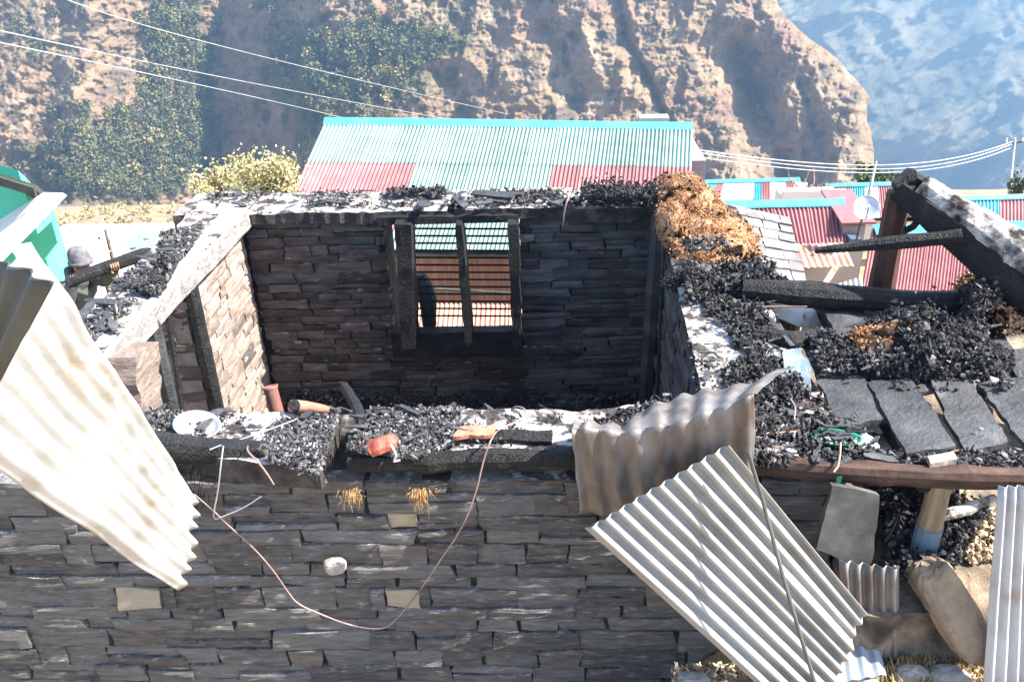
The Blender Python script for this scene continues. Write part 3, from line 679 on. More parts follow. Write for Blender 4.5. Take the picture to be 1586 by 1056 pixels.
shrub('dark_bush', (c[0], c[1], c[2]-.4), (.4, .4, .9), 260, .14, M_['leaf'], 'small dark bush by the power pole', 'bush', 8, 9)
# grey spiky stump by the man
c = at(168, 405, d=9)
t = shrub('dry_plant', (c[0], c[1], zr), (.1, .1, c[2]-zr+.1), 130, .05, M_['straw'], 'dry spiky plant standing by the charred log', 'plant', 12, 7)

# ------------------------------------------------------------------ poles, wires, dish
def pole(u0, v0, u1, v1, d, label, arms=True):
    a = at(u0, v0, d=d); b = a+(at(u1, v1, d=d)-a)*1.0; g_ = np.array([b[0]+(b[0]-a[0])*.6, b[1], b[2]-4])
    t = thing('utility_pole', g_, label, 'utility pole')
    obj('shaft', *log([g_, b, a], [.07, .06, .045], 8, .0, step=1), M_['wire'], t)
    if arms:
        obj('crossarm', *log([a+[-.35, 0, -.15], a+[.35, 0, -.1]], .035, 6, 0), M_['dark'], t)
        for k in (-.3, 0, .3): obj('insulator', *log([a+[k, 0, -.12], a+[k, 0, .06]], [.035, .025], 6, 0), M_['w_white'], t)
    return a
ptop = pole(1572, 216, 1562, 306, 32, 'tall grey power pole at the right edge')
pole(1357, 250, 1346, 300, 30, 'thin leaning grey pole above the satellite dish', False)
def wire(pts, r, label, group):
    P = [at(u, v, d=d) for u, v, d in pts]
    P = np.array(P); tt = np.linspace(0, 1, 25); k = np.linspace(0, 1, len(P))
    co = [np.polyfit(k, P[:, j], min(2, len(P)-1)) for j in range(3)]
    Q = np.stack([np.polyval(c_, tt) for c_ in co], 1)
    tag(obj('power_wire', *log(Q, r, 5, 0, step=2), M_['wire']), label, 'wire', group)
wire([(90, -4, 9), (345, 72, 16), (560, 125, 24), (790, 178, 34)], .008, 'uppermost of the three pale wires crossing the rock face', 'overhead wires')
wire([(-20, 42, 9), (250, 102, 15), (540, 157, 24), (700, 186, 30)], .008, 'middle of the three pale wires crossing the rock face at left', 'overhead wires')
wire([(-20, 62, 9), (250, 119, 15), (450, 163, 20), (520, 180, 23)], .008, 'lowest of the three pale wires, meeting the green roof corner', 'overhead wires')
wire([(1571, 220, 32), (1450, 247, 30), (1330, 257, 27), (1075, 232, 20.5)], .016, 'upper pale wire from the power pole to the green-roofed house', 'house wires')
wire([(1569, 224, 32), (1450, 253, 30), (1330, 263, 27), (1075, 236, 20.5)], .014, 'middle pale wire from the power pole to the green-roofed house', 'house wires')
wire([(1567, 230, 32), (1450, 259, 30), (1330, 268, 27), (1075, 243, 20.5)], .014, 'lowest pale wire from the power pole to the green-roofed house', 'house wires')
# satellite dish on its mast
c = at(1342, 322, d=14.5); nn = unit(np.array([-.15, -.75, .62])); a_ = unit(np.cross((0, 0, 1), nn)); b_ = np.cross(nn, a_)
t = thing('satellite_dish', (c[0], c[1]+.1, c[2]-.75), 'grey satellite dish on a mast in front of the red and cyan roofs', 'satellite dish')
V = [c-nn*.05]; Fq = []
for k in range(1, 6):
    for j in range(28):
        r = .215*k/5; V.append(c + a_*r*cos(j*2*pi/28)+b_*r*1.02*sin(j*2*pi/28)+nn*(.055*(k/5)**2-.05))
for j in range(28): Fq.append([0, 1+j, 1+(j+1) % 28])
for k in range(4):
    for j in range(28): Fq.append([1+k*28+j, 1+(k+1)*28+j, 1+(k+1)*28+(j+1) % 28, 1+k*28+(j+1) % 28])
solid(obj('reflector', np.array(V), Fq, M_['pan'], t, smooth=True), .008)
obj('rim', *log([c + a_*.217*cos(j*2*pi/28)+b_*.221*sin(j*2*pi/28)+nn*.006 for j in range(29)], .008, 5, 0, step=1), M_['wire'], t)
fp = c+nn*.2-b_*.04
obj('feed_arm', *log([c-b_*.21, c-b_*.1+nn*.14, fp], .009, 5, 0), M_['dark'], t)
obj('feed_horn', *log([fp, fp+(c-fp)*.3], [.028, .02], 8, 0), M_['w_white'], t)
obj('mast', *log([(c[0]-.05, c[1]+.08, c[2]-.75), (c[0]-.02, c[1]+.08, c[2]-.1), c-nn*.05], .02, 7, 0, step=.3), M_['dark'], t)

def rock(c, r, seed, squash=(1, .8, .7)):
    th, ph = np.meshgrid(np.linspace(0, 2*pi, 19)[:-1], np.linspace(-pi/2, pi/2, 11), indexing='ij')
    S = np.stack([np.cos(th)*np.cos(ph), np.sin(th)*np.cos(ph), np.sin(ph)], -1)
    S = np.sign(S)*np.abs(S)**.75
    P = np.asarray(c)+S*(1+.3*fbm(S*1.6+seed*3.1, 3)+.08*fbm(S*6+seed, 2))[..., None]*np.array(squash)*r
    idx = np.arange(18*11).reshape(18, 11)
    return P.reshape(-1, 3), [[idx[a, b], idx[(a+1) % 18, b], idx[(a+1) % 18, b+1], idx[a, b+1]] for a in range(18) for b in range(10)]
# ------------------------------------------------------------------ the burnt house
house = thing('burnt_house', (-.9, 5.2, -2.0), 'roofless fire-blackened stone house with one barred window in its back wall', 'house')
def wall_core(name, O, Uv, Nv, width, z0, z1, thick, hole, m):
    """wall body set back behind its facing stones, with an opening"""
    O, Uv, Nv = map(np.asarray, (O, Uv, Nv))
    P = lambda u, z, w: O + Uv*u + np.array([0, 0, 1.0])*z + Nv*w
    if hole is None: hole = (width*.4, z0+.01, width*.4+.01, z0+.02)
    a, b, c, d = hole
    out = [(0, z0), (width, z0), (width, z1), (0, z1)]; inn = [(a, b), (c, b), (c, d), (a, d)]
    V = [P(u, z, 0) for u, z in out+inn] + [P(u, z, -thick) for u, z in out+inn]
    Fq = []
    for k in range(4):
        j = (k+1) % 4
        Fq += [[k, j, 4+j, 4+k], [8+j, 8+k, 12+k, 12+j], [j, k, 8+k, 8+j], [4+k, 4+j, 12+j, 12+k]]
    return obj(name, np.array(V), Fq, m, house)
def stone_face(u0, u1, z0, z1, rng, proud, rough, O, Uv, Nv, depth=.1):
    L, H = u1-u0, z1-z0
    nx = int(np.clip(L/.06, 3, 9)); nz = 4 if H > .07 else 3
    s, t = np.meshgrid(np.linspace(0, 1, nx+1), np.linspace(0, 1, nz+1), indexing='ij')
    j = rng.uniform(-1, 1, (4, 2))*np.array([min(.02, L*.05), min(.012, H*.1)])
    cs = np.array([(u0, z0), (u1, z0), (u1, z1), (u0, z1)])+j
    w = [(1-s)*(1-t), s*(1-t), s*t, (1-s)*t]
    U = sum(w[k]*cs[k][0] for k in range(4)); Z = sum(w[k]*cs[k][1] for k in range(4))
    off = rng.uniform(0, 100)
    q = np.stack([U*6+off, Z*26, U*0], -1); nz_ = fbm(q, 3, .6)
    e = np.minimum(np.minimum(s, 1-s)*L, np.minimum(t, 1-t)*H)
    bord = ((s == 0) | (s == 1) | (t == 0) | (t == 1))
    W = proud + rng.uniform(-.1, .1)*(Z-(z0+z1)/2) + rng.uniform(-.03, .03)*(U-(u0+u1)/2) + nz_*rough - bord*rng.uniform(.003, .009)
    wob = fbm(np.stack([U*16+off, Z*16, U*0+5], -1), 2)*.010*bord
    Z = Z+wob*((t == 0) | (t == 1)); U = U + wob*((s == 0) | (s == 1))
    N = (nx+1)*(nz+1)
    pt = lambda U, Z, W: np.asarray(O) + np.asarray(Uv)*U[..., None] + np.array([0, 0, 1.0])*Z[..., None] + np.asarray(Nv)*W[..., None]
    front = pt(U, Z, W).reshape(-1, 3)
    I = lambda a, b: a*(nz+1)+b
    Fq = [[I(a, b), I(a+1, b), I(a+1, b+1), I(a, b+1)] for a in range(nx) for b in range(nz)]
    ring = [I(a, 0) for a in range(nx)]+[I(nx, b) for b in range(nz)]+[I(a, nz) for a in range(nx, 0, -1)]+[I(0, b) for b in range(nz, 0, -1)]
    bk = front[ring] - np.asarray(Nv)*depth
    V = np.concatenate([front, bk]); R = len(ring)
    for k in range(R):
        Fq.append([ring[k], N+k, N+(k+1) % R, ring[(k+1) % R]])
    Fq.append([N+k for k in range(R)])
    if np.cross(Uv, (0, 0, 1.0))@np.asarray(Nv) < 0: Fq = [f[::-1] for f in Fq]
    return V, Fq
def stone_wall(parent, O, Uv, Nv, width, z0, z1, hr, lr, hole, seed, choose, proud=(.0, .022), rough=.011, gap=.009, keep=None, inset=()):
    rng = np.random.RandomState(seed); z = z1; n = 0; spill = []
    while z > z0+.03:
        h = rng.uniform(*hr); zb = max(z-h, z0); 
        if zb-z0 < .04: zb = z0
        u = -rng.uniform(0, lr[0]*.6)
        while u < width-.02:
            l = rng.uniform(*lr) * (1.0 if rng.rand() < .75 else .55); a, b = u, u+l; u = b
            a, b = max(a, 0), min(b, width)
            if width-b < .07: b = width; u = width
            segs = [(a, b)]
            if hole and zb < hole[3]-.01 and z > hole[1]+.01:
                segs = [(x, y) for x, y in ((a, min(b, hole[0])), (max(a, hole[2]), b)) if y-x > .05]
            for x, y in segs:
                rows = [(zb, z)]
                if z-zb > hr[0]*1.15 and rng.rand() < .24:
                    c = zb+(z-zb)*rng.uniform(.35, .65); rows = [(zb, c), (c, z)]
                cuts = []
                for ix, iz, iw, im in inset:
                    if zb < iz <= z and x < ix <= y:
                        c0, c1 = max(ix-iw/2, x), min(ix+iw/2, y)
                        if c0-x < .05: c0 = x
                        if y-c1 < .05: c1 = y
                        cuts = [(x, c0, None), (c0, c1, im), (c1, y, None)]; rows = [(zb, z)]
                        if z-zb > .15 and iw > .25: rows = [(zb, z)]
                for x2, y2, fm in (cuts or [(x, y, None)]):
                  if y2-x2 < .05: continue
                  for r0, r1 in rows:
                    wv = .012*fbm(np.array([[x*1.2+seed, r0*3, 0.0]]), 2)[0]
                    v, f = stone_face(x2+gap/2, y2-gap/2, r0+gap*.35+wv, r1-gap*.35+wv, rng, rng.uniform(*proud), rough, O, Uv, Nv)
                    ctr = v.mean(0); m = fm or choose(ctr, rng, (y2-x2, r1-r0))
                    if keep is not None and not keep(ctr): spill.append((v, f)); continue
                    obj('stone', v, f, m, parent); n += 1
        z = zb
    return n, spill

# --- front wall (nearest), courses of large slate blocks
FX0, FX1 = -3.75, 1.42
fw = wall_core('front_wall', (FX0, 3.31, 0), (1, 0, 0), (0, -1, 0), FX1-FX0, -1.95, -.13, .42, None, M_['mortar'])
tan_spots = [at(627, 806, Y=3.26), at(622, 918, Y=3.26)]
def ch_front(c, rng, s):
    r = rng.rand()
    if r < .05: return M_['slate_brown']
    return M_['slate']
INS = [(at(u, v, Y=3.26)[0]-FX0, at(u, v, Y=3.26)[2], w, M_[m]) for u, v, w, m in ((630, 808, .2, 'tan'), (620, 918, .18, 'tan'), (600, 873, .42, 'slate_brown'), (402, 914, .22, 'slate_brown'), (215, 936, .24, 'tan'), (455, 1010, .3, 'slate_brown'), (870, 772, .28, 'slate_brown'))]
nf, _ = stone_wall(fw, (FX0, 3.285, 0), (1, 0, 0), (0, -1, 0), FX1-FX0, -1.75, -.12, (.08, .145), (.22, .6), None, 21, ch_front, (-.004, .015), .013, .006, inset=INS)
p = at(519, 876, Y=3.23)
v, f = rock(p, .05, 4, (1.1, .8, .8)); tag(obj('stone', v, f, M_['paleRock'], fw))

# --- back wall with the window
BX0, BX1, BY = -2.70, .98, 7.0
W0, W1, WZ0, WZ1 = -1.46, -.24, -1.40, -.10        # opening taken up by the window frame
bw = wall_core('back_wall', (BX0-.55, BY+.05, 0), (1, 0, 0), (0, -1, 0), BX1-BX0+1.1, -2.1, -.1, .42, (W0-BX0+.55, WZ0, W1-BX0+.55, WZ1), M_['mortar'])
def ch_back(c, rng, s):
    if c[0] < -.3: return M_['soot'] if rng.rand() < .85 else M_['soot_grey']
    r = rng.rand()
    return M_['soot_grey'] if r < .88 else M_['soot']
INB = [(at(u, v, Y=6.98)[0]-BX0, at(u, v, Y=6.98)[2], w, M_[m]) for u, v, w, m in ((898, 404, .17, 'slab_grey'), (816, 375, .09, 'mud_pink'))]
nb, _ = stone_wall(bw, (BX0, BY+.02, 0), (1, 0, 0), (0, -1, 0), BX1-BX0, -2.1, -.1, (.06, .115), (.24, .56), (W0-BX0, WZ0, W1-BX0, WZ1), 33, ch_back, (-.005, .02), .014, .006, inset=INB)

# --- left wall with the door opening
LX = -2.70; LY0, LY1 = 3.74, 7.0
D0, D1 = 4.40, 5.62          # door, along Y
lw = wall_core('left_wall', (LX-.04, LY0, 0), (0, 1, 0), (1, 0, 0), LY1-LY0+.03, -2.1, -.06, .44, (D0-LY0, -2.05, D1-LY0, -.1), M_['mud_pink'])
nl, _ = stone_wall(lw, (LX-.02, LY0, 0), (0, 1, 0), (1, 0, 0), LY1-LY0, -2.1, -.1, (.085, .14), (.22, .5), (D0-LY0-.01, -2.06, D1-LY0+.01, -.1), 44, lambda c, r, s: M_['pink'] if r.rand() < .95 else M_['slate_brown'], (-.002, .008), .013, .005)
# blackened stones of the far door reveal
rv, sp = stone_wall(lw, (LX-.48, D1+.01, 0), (1, 0, 0), (0, -1, 0), .46, -2.05, -.1, (.085, .13), (.16, .34), None, 55, lambda c, r, s: M_['soot'], (-.004, .03), .014, .008)
# --- right wall
RX = .98
rw = wall_core('right_wall', (RX, 3.74, 0), (0, 1, 0), (-1, 0, 0), 3.28, -2.1, -.06, .5, None, M_['soot_grey'])
nr, sp = stone_wall(rw, (RX-.01, 3.74, 0), (0, 1, 0), (-1, 0, 0), 3.24, -2.1, -.1, (.09, .14), (.25, .5), None, 66, lambda c, r, s: M_['soot_grey'], (-.004, .02), .012, .008, keep=lambda c: c[1] > 4.2 and c[2] > -1.9)
print('stones', nf, nb, nl, rv, nr)

# --- timber window with bars
win = obj('window', *slab((W0, BY-.005, -.03), (W1, BY-.005, -.03), (W1, BY-.005, -.095), (W0, BY-.005, -.095), .14, 12, 2, .008, .006, seed=1), M_['char'], house)
obj('sill_beam', *slab((W0, BY-.005, WZ0+.24), (W1, BY-.005, WZ0+.24), (W1, BY-.005, WZ0-.02), (W0, BY-.005, WZ0-.02), .13, 12, 3, .010, .008, seed=2), M_['char'], win)
def jamb(u0, v0, u1, v1, w0, w1, nm, m='char'):
    a = at(u0, v0, Y=BY-.01); b = at(u1, v1, Y=BY-.01)
    return obj(nm, *slab(a+[-w0/2, 0, 0], a+[w0/2, 0, 0], b+[w1/2, 0, 0], b+[-w1/2, 0, 0], .26, 3, 12, .010, .010, seed=int(u0)), M_[m], win)
jamb(630, 332, 639, 520, .14, .125, 'jamb'); jamb(795, 332, 803, 530, .085, .09, 'jamb'); jamb(714, 332, 729, 512, .062, .066, 'mullion')
a = at(617, 338, Y=BY-.05); b = at(634, 522, Y=BY-.05)
obj('burnt_post', *log([b, a], .045, 9, .3, 16, seed=3, step=.03), M_['char'], win)
for k in range(13):
    vv = 353.5+k*11.25; a = at(640, vv, Y=BY+.09); b = at(792, vv+1, Y=BY+.09)
    obj('bar', *log([(W0+.1, BY+.09, a[2]), (W1-.1, BY+.09, b[2])], .010, 6, 0, step=1), M_['char'], win)
obj('sill', *slab(at(590, 538, Y=BY-.04), at(895, 541, Y=BY-.04), at(895, 541, Y=BY-.04)+[0, .06, .0], at(590, 538, Y=BY-.04)+[0, .06, 0], .05, 14, 2, .004, .008, up=(0, 0, 1)), M_['mud_edge'], win)

# --- earth caps left on the wall tops, overhanging beams
caps = 0
def cap(px, z, thick, m, amp=.012, nx=18, ny=6, seed=0, parent=house, name='earth_cap', edge=.02):
    P = [at(u, v, Z=z) for u, v in px]
    return obj(name, *slab(*P, thick, nx, ny, amp, edge, 5, seed, up=(0, 0, 1)), M_[m], parent)
cap([(190, 696), (492, 722), (528, 641), (150, 636)], .03, .14, 'cap', seed=1, nx=26, ny=10)
cap([(560, 702), (905, 700), (940, 634), (572, 634)], .02, .10, 'cap', seed=2, nx=26, ny=8)
cap([(880, 700), (1240, 705), (1190, 610), (930, 633)], .02, .12, 'cap', seed=3, nx=20, ny=8)
# front edge of the front wall: charred lintel timbers under the earth
fb1 = [at(200, 676, Y=3.34), at(360, 690, Y=3.34), at(505, 700, Y=3.34)]
obj('charred_beam', *log([p+[0, 0, -.045] for p in fb1], .06, 10, .16, 5, seed=1, square=.6), M_['char'], house)
fb2 = [at(690, 676, Y=3.28), at(780, 683, Y=3.28), at(860, 686, Y=3.28)]
fb2b = obj('charred_beam', *slab(at(690, 662, Z=.07), at(858, 664, Z=.07), at(852, 683, Z=.045), at(690, 680, Z=.05), .05, 12, 4, .007, .012, seed=8, up=(0, 0, 1)), M_['char'], house)
obj('lower_beam', *log([at(540, 722, Y=3.3)+[0, .02, 0], at(700, 716, Y=3.3)+[0, .02, 0], at(900, 712, Y=3.3)+[0, .02, 0]], .05, 9, .32, 9, seed=4, square=.5, step=.03), M_['char'], house)
obj('ledge', *slab(at(520, 752, Y=3.29), at(905, 742, Y=3.29), at(905, 728, Y=3.36), at(520, 738, Y=3.36), .03, 26, 3, .012, .014, seed=5, up=(0, 0, 1)), M_['mud_edge'], house)
obj('ledge', *slab(at(268, 735, Y=3.29), at(480, 757, Y=3.29), at(480, 744, Y=3.36), at(268, 722, Y=3.36), .03, 20, 3, .012, .014, seed=6, up=(0, 0, 1)), M_['mud_edge'], house)
obj('cross_beam', *log([at(533, 598, Y=4.7), at(552, 630, Y=4.1), at(566, 668, Y=3.6)], [.03, .032, .035], 9, .2, 6, seed=7, square=.5), M_['char'], house)
# left wall top: thick granular rim
Pi0, Pi1 = at(160, 542, Z=.02), at(388, 322, Z=.02)
cap([(60, 560), (165, 545), (385, 322), (300, 322)], .03, .13, 'cap', seed=4, nx=10, ny=34, amp=.016)
cap([(146, 566), (176, 538), (386, 325), (350, 320)], .04, .15, 'rim', seed=5, nx=8, ny=70, amp=.022, edge=.04, name='rim')
# back wall top
for k, (x0, x1, z) in enumerate(((372, 540, .02), (536, 692, .015), (704, 884, .02), (884, 1032, .0))):
    a, b = at(x0, 322, Y=BY-.08), at(x1, 322, Y=BY-.08)
    zt = z
    obj('earth_cap', *slab((a[0], BY-.09+.01*k, zt), (b[0], BY-.09+.01*k, zt), (b[0]+.02, BY+.47, zt), (a[0]-.02, BY+.47, zt), (.11, .12, .11, .14)[k], 22, 6, .014, .018, 5, 70+k, up=(0, 0, 1), round_=.012), M_['cap'], house)
p0, p1 = at(300, 318, Z=.02), at(372, 318, Z=.02)
obj('earth_cap', *slab((-3.25, 6.85, .03), (-2.62, 6.85, .03), (-2.62, 7.48, .03), (-3.25, 7.48, .03), .15, 8, 8, .014, .02, 5, 80, up=(0, 0, 1)), M_['cap'], house)
a, b = at(560, 331, Y=BY-.05), at(885, 333, Y=BY-.05)
obj('lintel', *log([(a[0]+.1, BY+.08, -.075), (b[0]-.15, BY+.08, -.08)], .045, 10, .12, 5, seed=9, square=.5), M_['char'], house)
# right wall top and the charred posts by the right corner
cap([(1090, 612), (1245, 610), (1180, 440), (1042, 420)], .02, .10, 'cap', seed=9, nx=14, ny=24, amp=.02)
cap([(1040, 425), (1190, 445), (1140, 320), (1030, 300)], .02, .14, 'cap_dark', seed=10, nx=10, ny=12, amp=.02)
a, b = at(1022, 335, Y=6.72), at(1000, 640, Y=6.72)
obj('corner_post', *log([b, (a+b)/2, a], [.075, .075, .07], 8, .06, 4, seed=2, square=.7), M_['char_board'], house)
a, b = at(1040, 345, Y=6.4), at(1026, 640, Y=6.4)
obj('corner_post', *log([b, (a+b)/2, a], [.06, .06, .055], 8, .08, 4, seed=3, square=.7), M_['char'], house)
# door posts
for (u0, v0, u1, v1, r, s) in ((232, 486, 268, 645, .05, 11), (292, 436, 338, 645, .055, 12), (256, 468, 284, 645, .018, 13)):
    a, b = at(u0, v0, X=LX+.015), at(u1, v1, X=LX+.015)
    b = a+(b-a)*1.9 if s != 12 else a+(b-a)*1.6
    a[2] = min(a[2], -.06)
    obj('door_post', *log([b, a], r, 8, .1, 5, seed=s, square=.7), M_['char'] if s != 11 else M_['char_board'], house)
obj('ragged_stub', *slab(at(160, 556, X=LX+.02), at(198, 528, X=LX+.02), at(206, 660, X=LX+.02), at(170, 665, X=LX+.02), .2, 8, 14, .03, .035, seed=14), M_['pink'], house)
# floor of the room
fl = obj('floor', *slab((BX0-.4, 3.7, -1.98), (1.0, 3.7, -1.98), (1.0, 7.05, -1.98), (BX0-.4, 7.05, -1.98), .2, 40, 40, .05, 0, 4, 3, up=(0, 0, 1)), M_['cap_dark'])
tag(fl, 'rubble and ash covered floor inside the burnt room', kind='structure')

# ------------------------------------------------------------------ charcoal and ash lying on the walls
def coals(poly_px, Z, n, size, label, seed, thick=.035, Zfn=None, light=.25, name='charcoal', m='coal', grey=1.0, cover=1.0, patchy=-.35):
    rng = np.random.RandomState(seed); n = int(n*2.6*cover); size = min(size, .019)*.46; thick *= .6; light *= .55
    poly = [at(u, v, Z=Z)[:2] for u, v in poly_px]; p = scatter(poly, n, rng)
    den = fbm(np.c_[p*5, np.full(n, seed)], 3)
    k_ = (fbm(np.c_[p*3.5, np.full(n, seed+40)], 3) + rng.normal(size=n)*.1) > patchy; p = p[k_]; den = den[k_]; n = len(p)
    z = Z + np.abs(rng.normal(size=n))*thick*.6*(1+den)
    if Zfn is not None: z = z + Zfn(p)
    s = np.minimum(size*rng.lognormal(0, .5, n), size*2.2); kind = rng.rand(n)
    sq = np.where((kind < .3)[:, None], [[1.45, 1.0, .35]], np.where((kind < .42)[:, None], [[2.3, .45, .4]], [[1, .8, .65]]))
    v, f = lumps(np.c_[p, z+s*.3], s, rng, sq[:, None, :], .4)
    t = grey*rng.lognormal(.15, .8, (n, 1))*np.array([[1.03, 1, .97]]); w = rng.rand(n) < light; t[w] = rng.uniform(3, 9, (w.sum(), 1))*np.array([[1, .95, .9]])
    return tag(obj(name, v, f, M_[m], tint=np.repeat(t, 12, 0)), label, 'charcoal', kind='stuff')
coals([(190, 640), (300, 640), (330, 690), (200, 690)], .04, 900, .013, 'fine charcoal round the metal pan on the left end of the front wall', 1, grey=2.5)
coals([(395, 700), (430, 655), (527, 643), (492, 742), (420, 716)], .04, 2600, .0145, 'charcoal heap on the end of the left front wall beside the gap', 2, .03, grey=2.2, cover=.9)
coals([(330, 640), (440, 640), (420, 690), (300, 690)], .04, 420, .012, 'scattered charcoal on the white ash of the left front wall', 3, patchy=.1)
coals([(535, 700), (575, 636), (715, 634), (705, 690), (640, 712)], .03, 2600, .0135, 'grey charcoal heap on the right front wall by the gap', 4, .03, grey=2.4, patchy=-.3)
coals([(700, 650), (960, 640), (960, 690), (700, 690)], .03, 420, .011, 'thin charcoal scattered over the white front wall top', 5, patchy=.05, cover=.7)
coals([(915, 662), (960, 640), (1060, 622), (1060, 660), (960, 690)], .03, 1500, .016, 'shiny black charcoal behind the folded sheet', 6, .05)
coals([(1060, 440), (1170, 450), (1200, 520), (1160, 555), (1100, 490)], .03, 1700, .02, 'black charcoal heap below the orange grain', 7, .06, light=.12, patchy=-.2)
coals([(1125, 575), (1195, 535), (1245, 600), (1160, 640), (1120, 615)], .03, 1700, .018, 'black charcoal on the right wall behind the folded sheet', 8, .05, light=.12, patchy=-.2)
coals([(1040, 420), (1160, 425), (1170, 620), (1080, 620)], .02, 700, .014, 'loose bits of charcoal on the pale right wall top', 9, patchy=.1, cover=.5)
coals([(1170, 620), (1260, 610), (1350, 715), (1165, 725)], .0, 2600, .017, 'charcoal spread between the sheet and the green bowl', 10, .05, light=.15, cover=.75, patchy=-.15)
coals([(320, 300), (700, 296), (690, 320), (330, 320)], .03, 1900, .017, 'charcoal along the left top of the back wall', 11, .03, grey=1.6, cover=.6, patchy=-.05)
coals([(700, 296), (1030, 300), (1030, 320), (700, 320)], .03, 1700, .018, 'charcoal along the right top of the back wall', 12, .04, cover=.7, patchy=-.05)
coals([(600, 296), (690, 296), (690, 304), (600, 304)], .05, 500, .022, 'black mound of charcoal on the back wall left of its notch', 13, .08, light=.06)
coals([(900, 294), (1040, 296), (1030, 316), (900, 316)], .05, 800, .026, 'black mound of charcoal on the back wall right end', 14, .14, light=.06, cover=1.8)
coals([(110, 500), (230, 400), (275, 385), (300, 385), (140, 535)], .04, 3200, .018, 'grey charcoal covering the left wall in front of the man', 15, .035, light=.35, grey=3.5, cover=.75, patchy=-.12)
coals([(250, 362), (318, 352), (285, 400), (235, 415)], .05, 1300, .019, 'darker charcoal heap further along the left wall', 16, .04, grey=2.2, cover=.7, patchy=-.1)
coals([(230, 420), (280, 402), (250, 458), (205, 455)], .06, 900, .021, 'black charcoal heap beside the long log end', 17, .1, light=.04, grey=1.5)
coals([(440, 632), (560, 632), (560, 600), (460, 610)], -1.93, 800, .03, 'charred rubble on the room floor below the back wall', 18, .12)
coals([(560, 632), (1000, 632), (1000, 615), (560, 615)], -1.93, 600, .04, 'dark rubble on the room floor at the foot of the back wall', 19, .12, light=.05)

def splinters(poly_px, Z, n, L, label, seed):
    rng = np.random.RandomState(seed); p = scatter([at(u, v, Z=Z)[:2] for u, v in poly_px], n, rng); out = []
    for q in p:
        a = rng.uniform(0, pi); l = L*rng.lognormal(0, .45); w = l*rng.uniform(.06, .3); d = np.array([cos(a), sin(a), rng.normal()*.15])*l/2; e = np.array([-sin(a), cos(a), rng.normal()*.25])*w/2
        c = np.array([q[0], q[1], Z+.02+rng.uniform(0, .03)])
        out.append(slab(c-d-e, c+d-e*.7, c+d+e*.7, c-d+e, .004+w*.15, 4, 2, .004, .012, 20, rng.randint(99), up=(0, 0, 1)))
    tag(obj('splinters', *merge(out), M_['char_board']), label, 'splinters', kind='stuff')
splinters([(1060, 430), (1190, 450), (1245, 610), (1090, 620)], .03, 50, .06, 'burnt splinters lying on the right wall top', 1)
splinters([(1170, 630), (1320, 640), (1400, 720), (1165, 725)], .0, 60, .06, 'burnt splinters along the porch front', 2)
splinters([(110, 500), (230, 400), (300, 365), (150, 535)], .05, 60, .1, 'burnt splinters on the left wall top', 3)
splinters([(220, 640), (960, 636), (950, 690), (230, 695)], .03, 60, .07, 'burnt splinters on the front wall top', 4)
splinters([(320, 300), (1030, 300), (1030, 320), (330, 320)], .04, 70, .12, 'burnt splinters on the back wall top', 5)
splinters([(1300, 480), (1560, 480), (1580, 600), (1330, 590)], .08, 30, .06, 'burnt splinters on the porch boards', 6)
# ------------------------------------------------------------------ orange scorched grain
def grain_heap(name, blobs, n, seed, label, lump=.012, blacks=.2, m='orange', thr=.3):
    """several overlapping mounds under a skin of kernels"""
    rng = np.random.RandomState(seed); parts = []; C = []
    for (c, r) in blobs:
        c = np.asarray(c); r = np.asarray(r)
        th, ph = np.meshgrid(np.linspace(0, 2*pi, 33)[:-1], np.linspace(0, pi/2, 12), indexing='ij')
        S = np.stack([np.cos(th)*np.cos(ph), np.sin(th)*np.cos(ph), np.sin(ph)], -1)
        rr = 1+.2*fbm(S*2.2+seed, 3)+.05*fbm(S*8+seed, 3)
        P = c+S*rr[..., None]*r
        idx = np.arange(32*12).reshape(32, 12); f = []
        for a in range(32):
            for b in range(11): f.append([idx[a, b], idx[(a+1) % 32, b], idx[(a+1) % 32, b+1], idx[a, b+1]])
        parts.append((P.reshape(-1, 3), f))
        k = rng.randint(0, 32*12, n//len(blobs)); C.append(P.reshape(-1, 3)[k]+rng.normal(size=(len(k), 3))*r*.07)
    V, Fq = merge(parts)
    V2, F2 = lumps(np.concatenate(C), lump*rng.lognormal(0, .5, sum(map(len, C))), rng)
    nC = sum(map(len, C))
    dark = fbm(V*6+seed*2, 3); t1 = np.where((dark > thr)[:, None], np.array([[.06, .05, .05]]), 1.0)
    c2 = np.concatenate(C); dk = (fbm(c2*6+seed*2, 3) > thr) | (rng.rand(nC) < blacks*.4)
    t2 = rng.uniform(.75, 1.2, (nC, 1))*np.where(dk[:, None], np.array([[.05, .045, .045]]), np.array([[1, 1, 1.0]]))
    W, G = merge([(V, Fq), (V2, F2.tolist())])
    return tag(obj(name, W, G, M_[m], tint=np.concatenate([t1, np.repeat(t2, 12, 0)])), label, 'heap', kind='stuff')
grain_heap('burnt_heap', [(at(u, v, Z=.0), r) for u, v, r in ((1405, 520, (.22, .2, .12)), (1455, 535, (.26, .2, .15)), (1500, 560, (.22, .18, .11)), (1400, 575, (.2, .12, .07)), (1470, 570, (.24, .1, .07)), (1345, 568, (.12, .12, .07)))], 16000, 13, 'soft mound of burnt fibre under the big black heap', .007, .0, m='coal', thr=9)
grain_heap('burnt_heap', [(at(u, v, Z=.0), r) for u, v, r in ((1100, 440, (.3, .12, .1)), (1160, 440, (.22, .12, .1)))], 8000, 14, 'soft black fibre mound at the foot of the orange heap', .007, .0, m='coal', thr=9)
c1 = at(1070, 345, Z=.05); c2 = at(1112, 400, Z=.03)
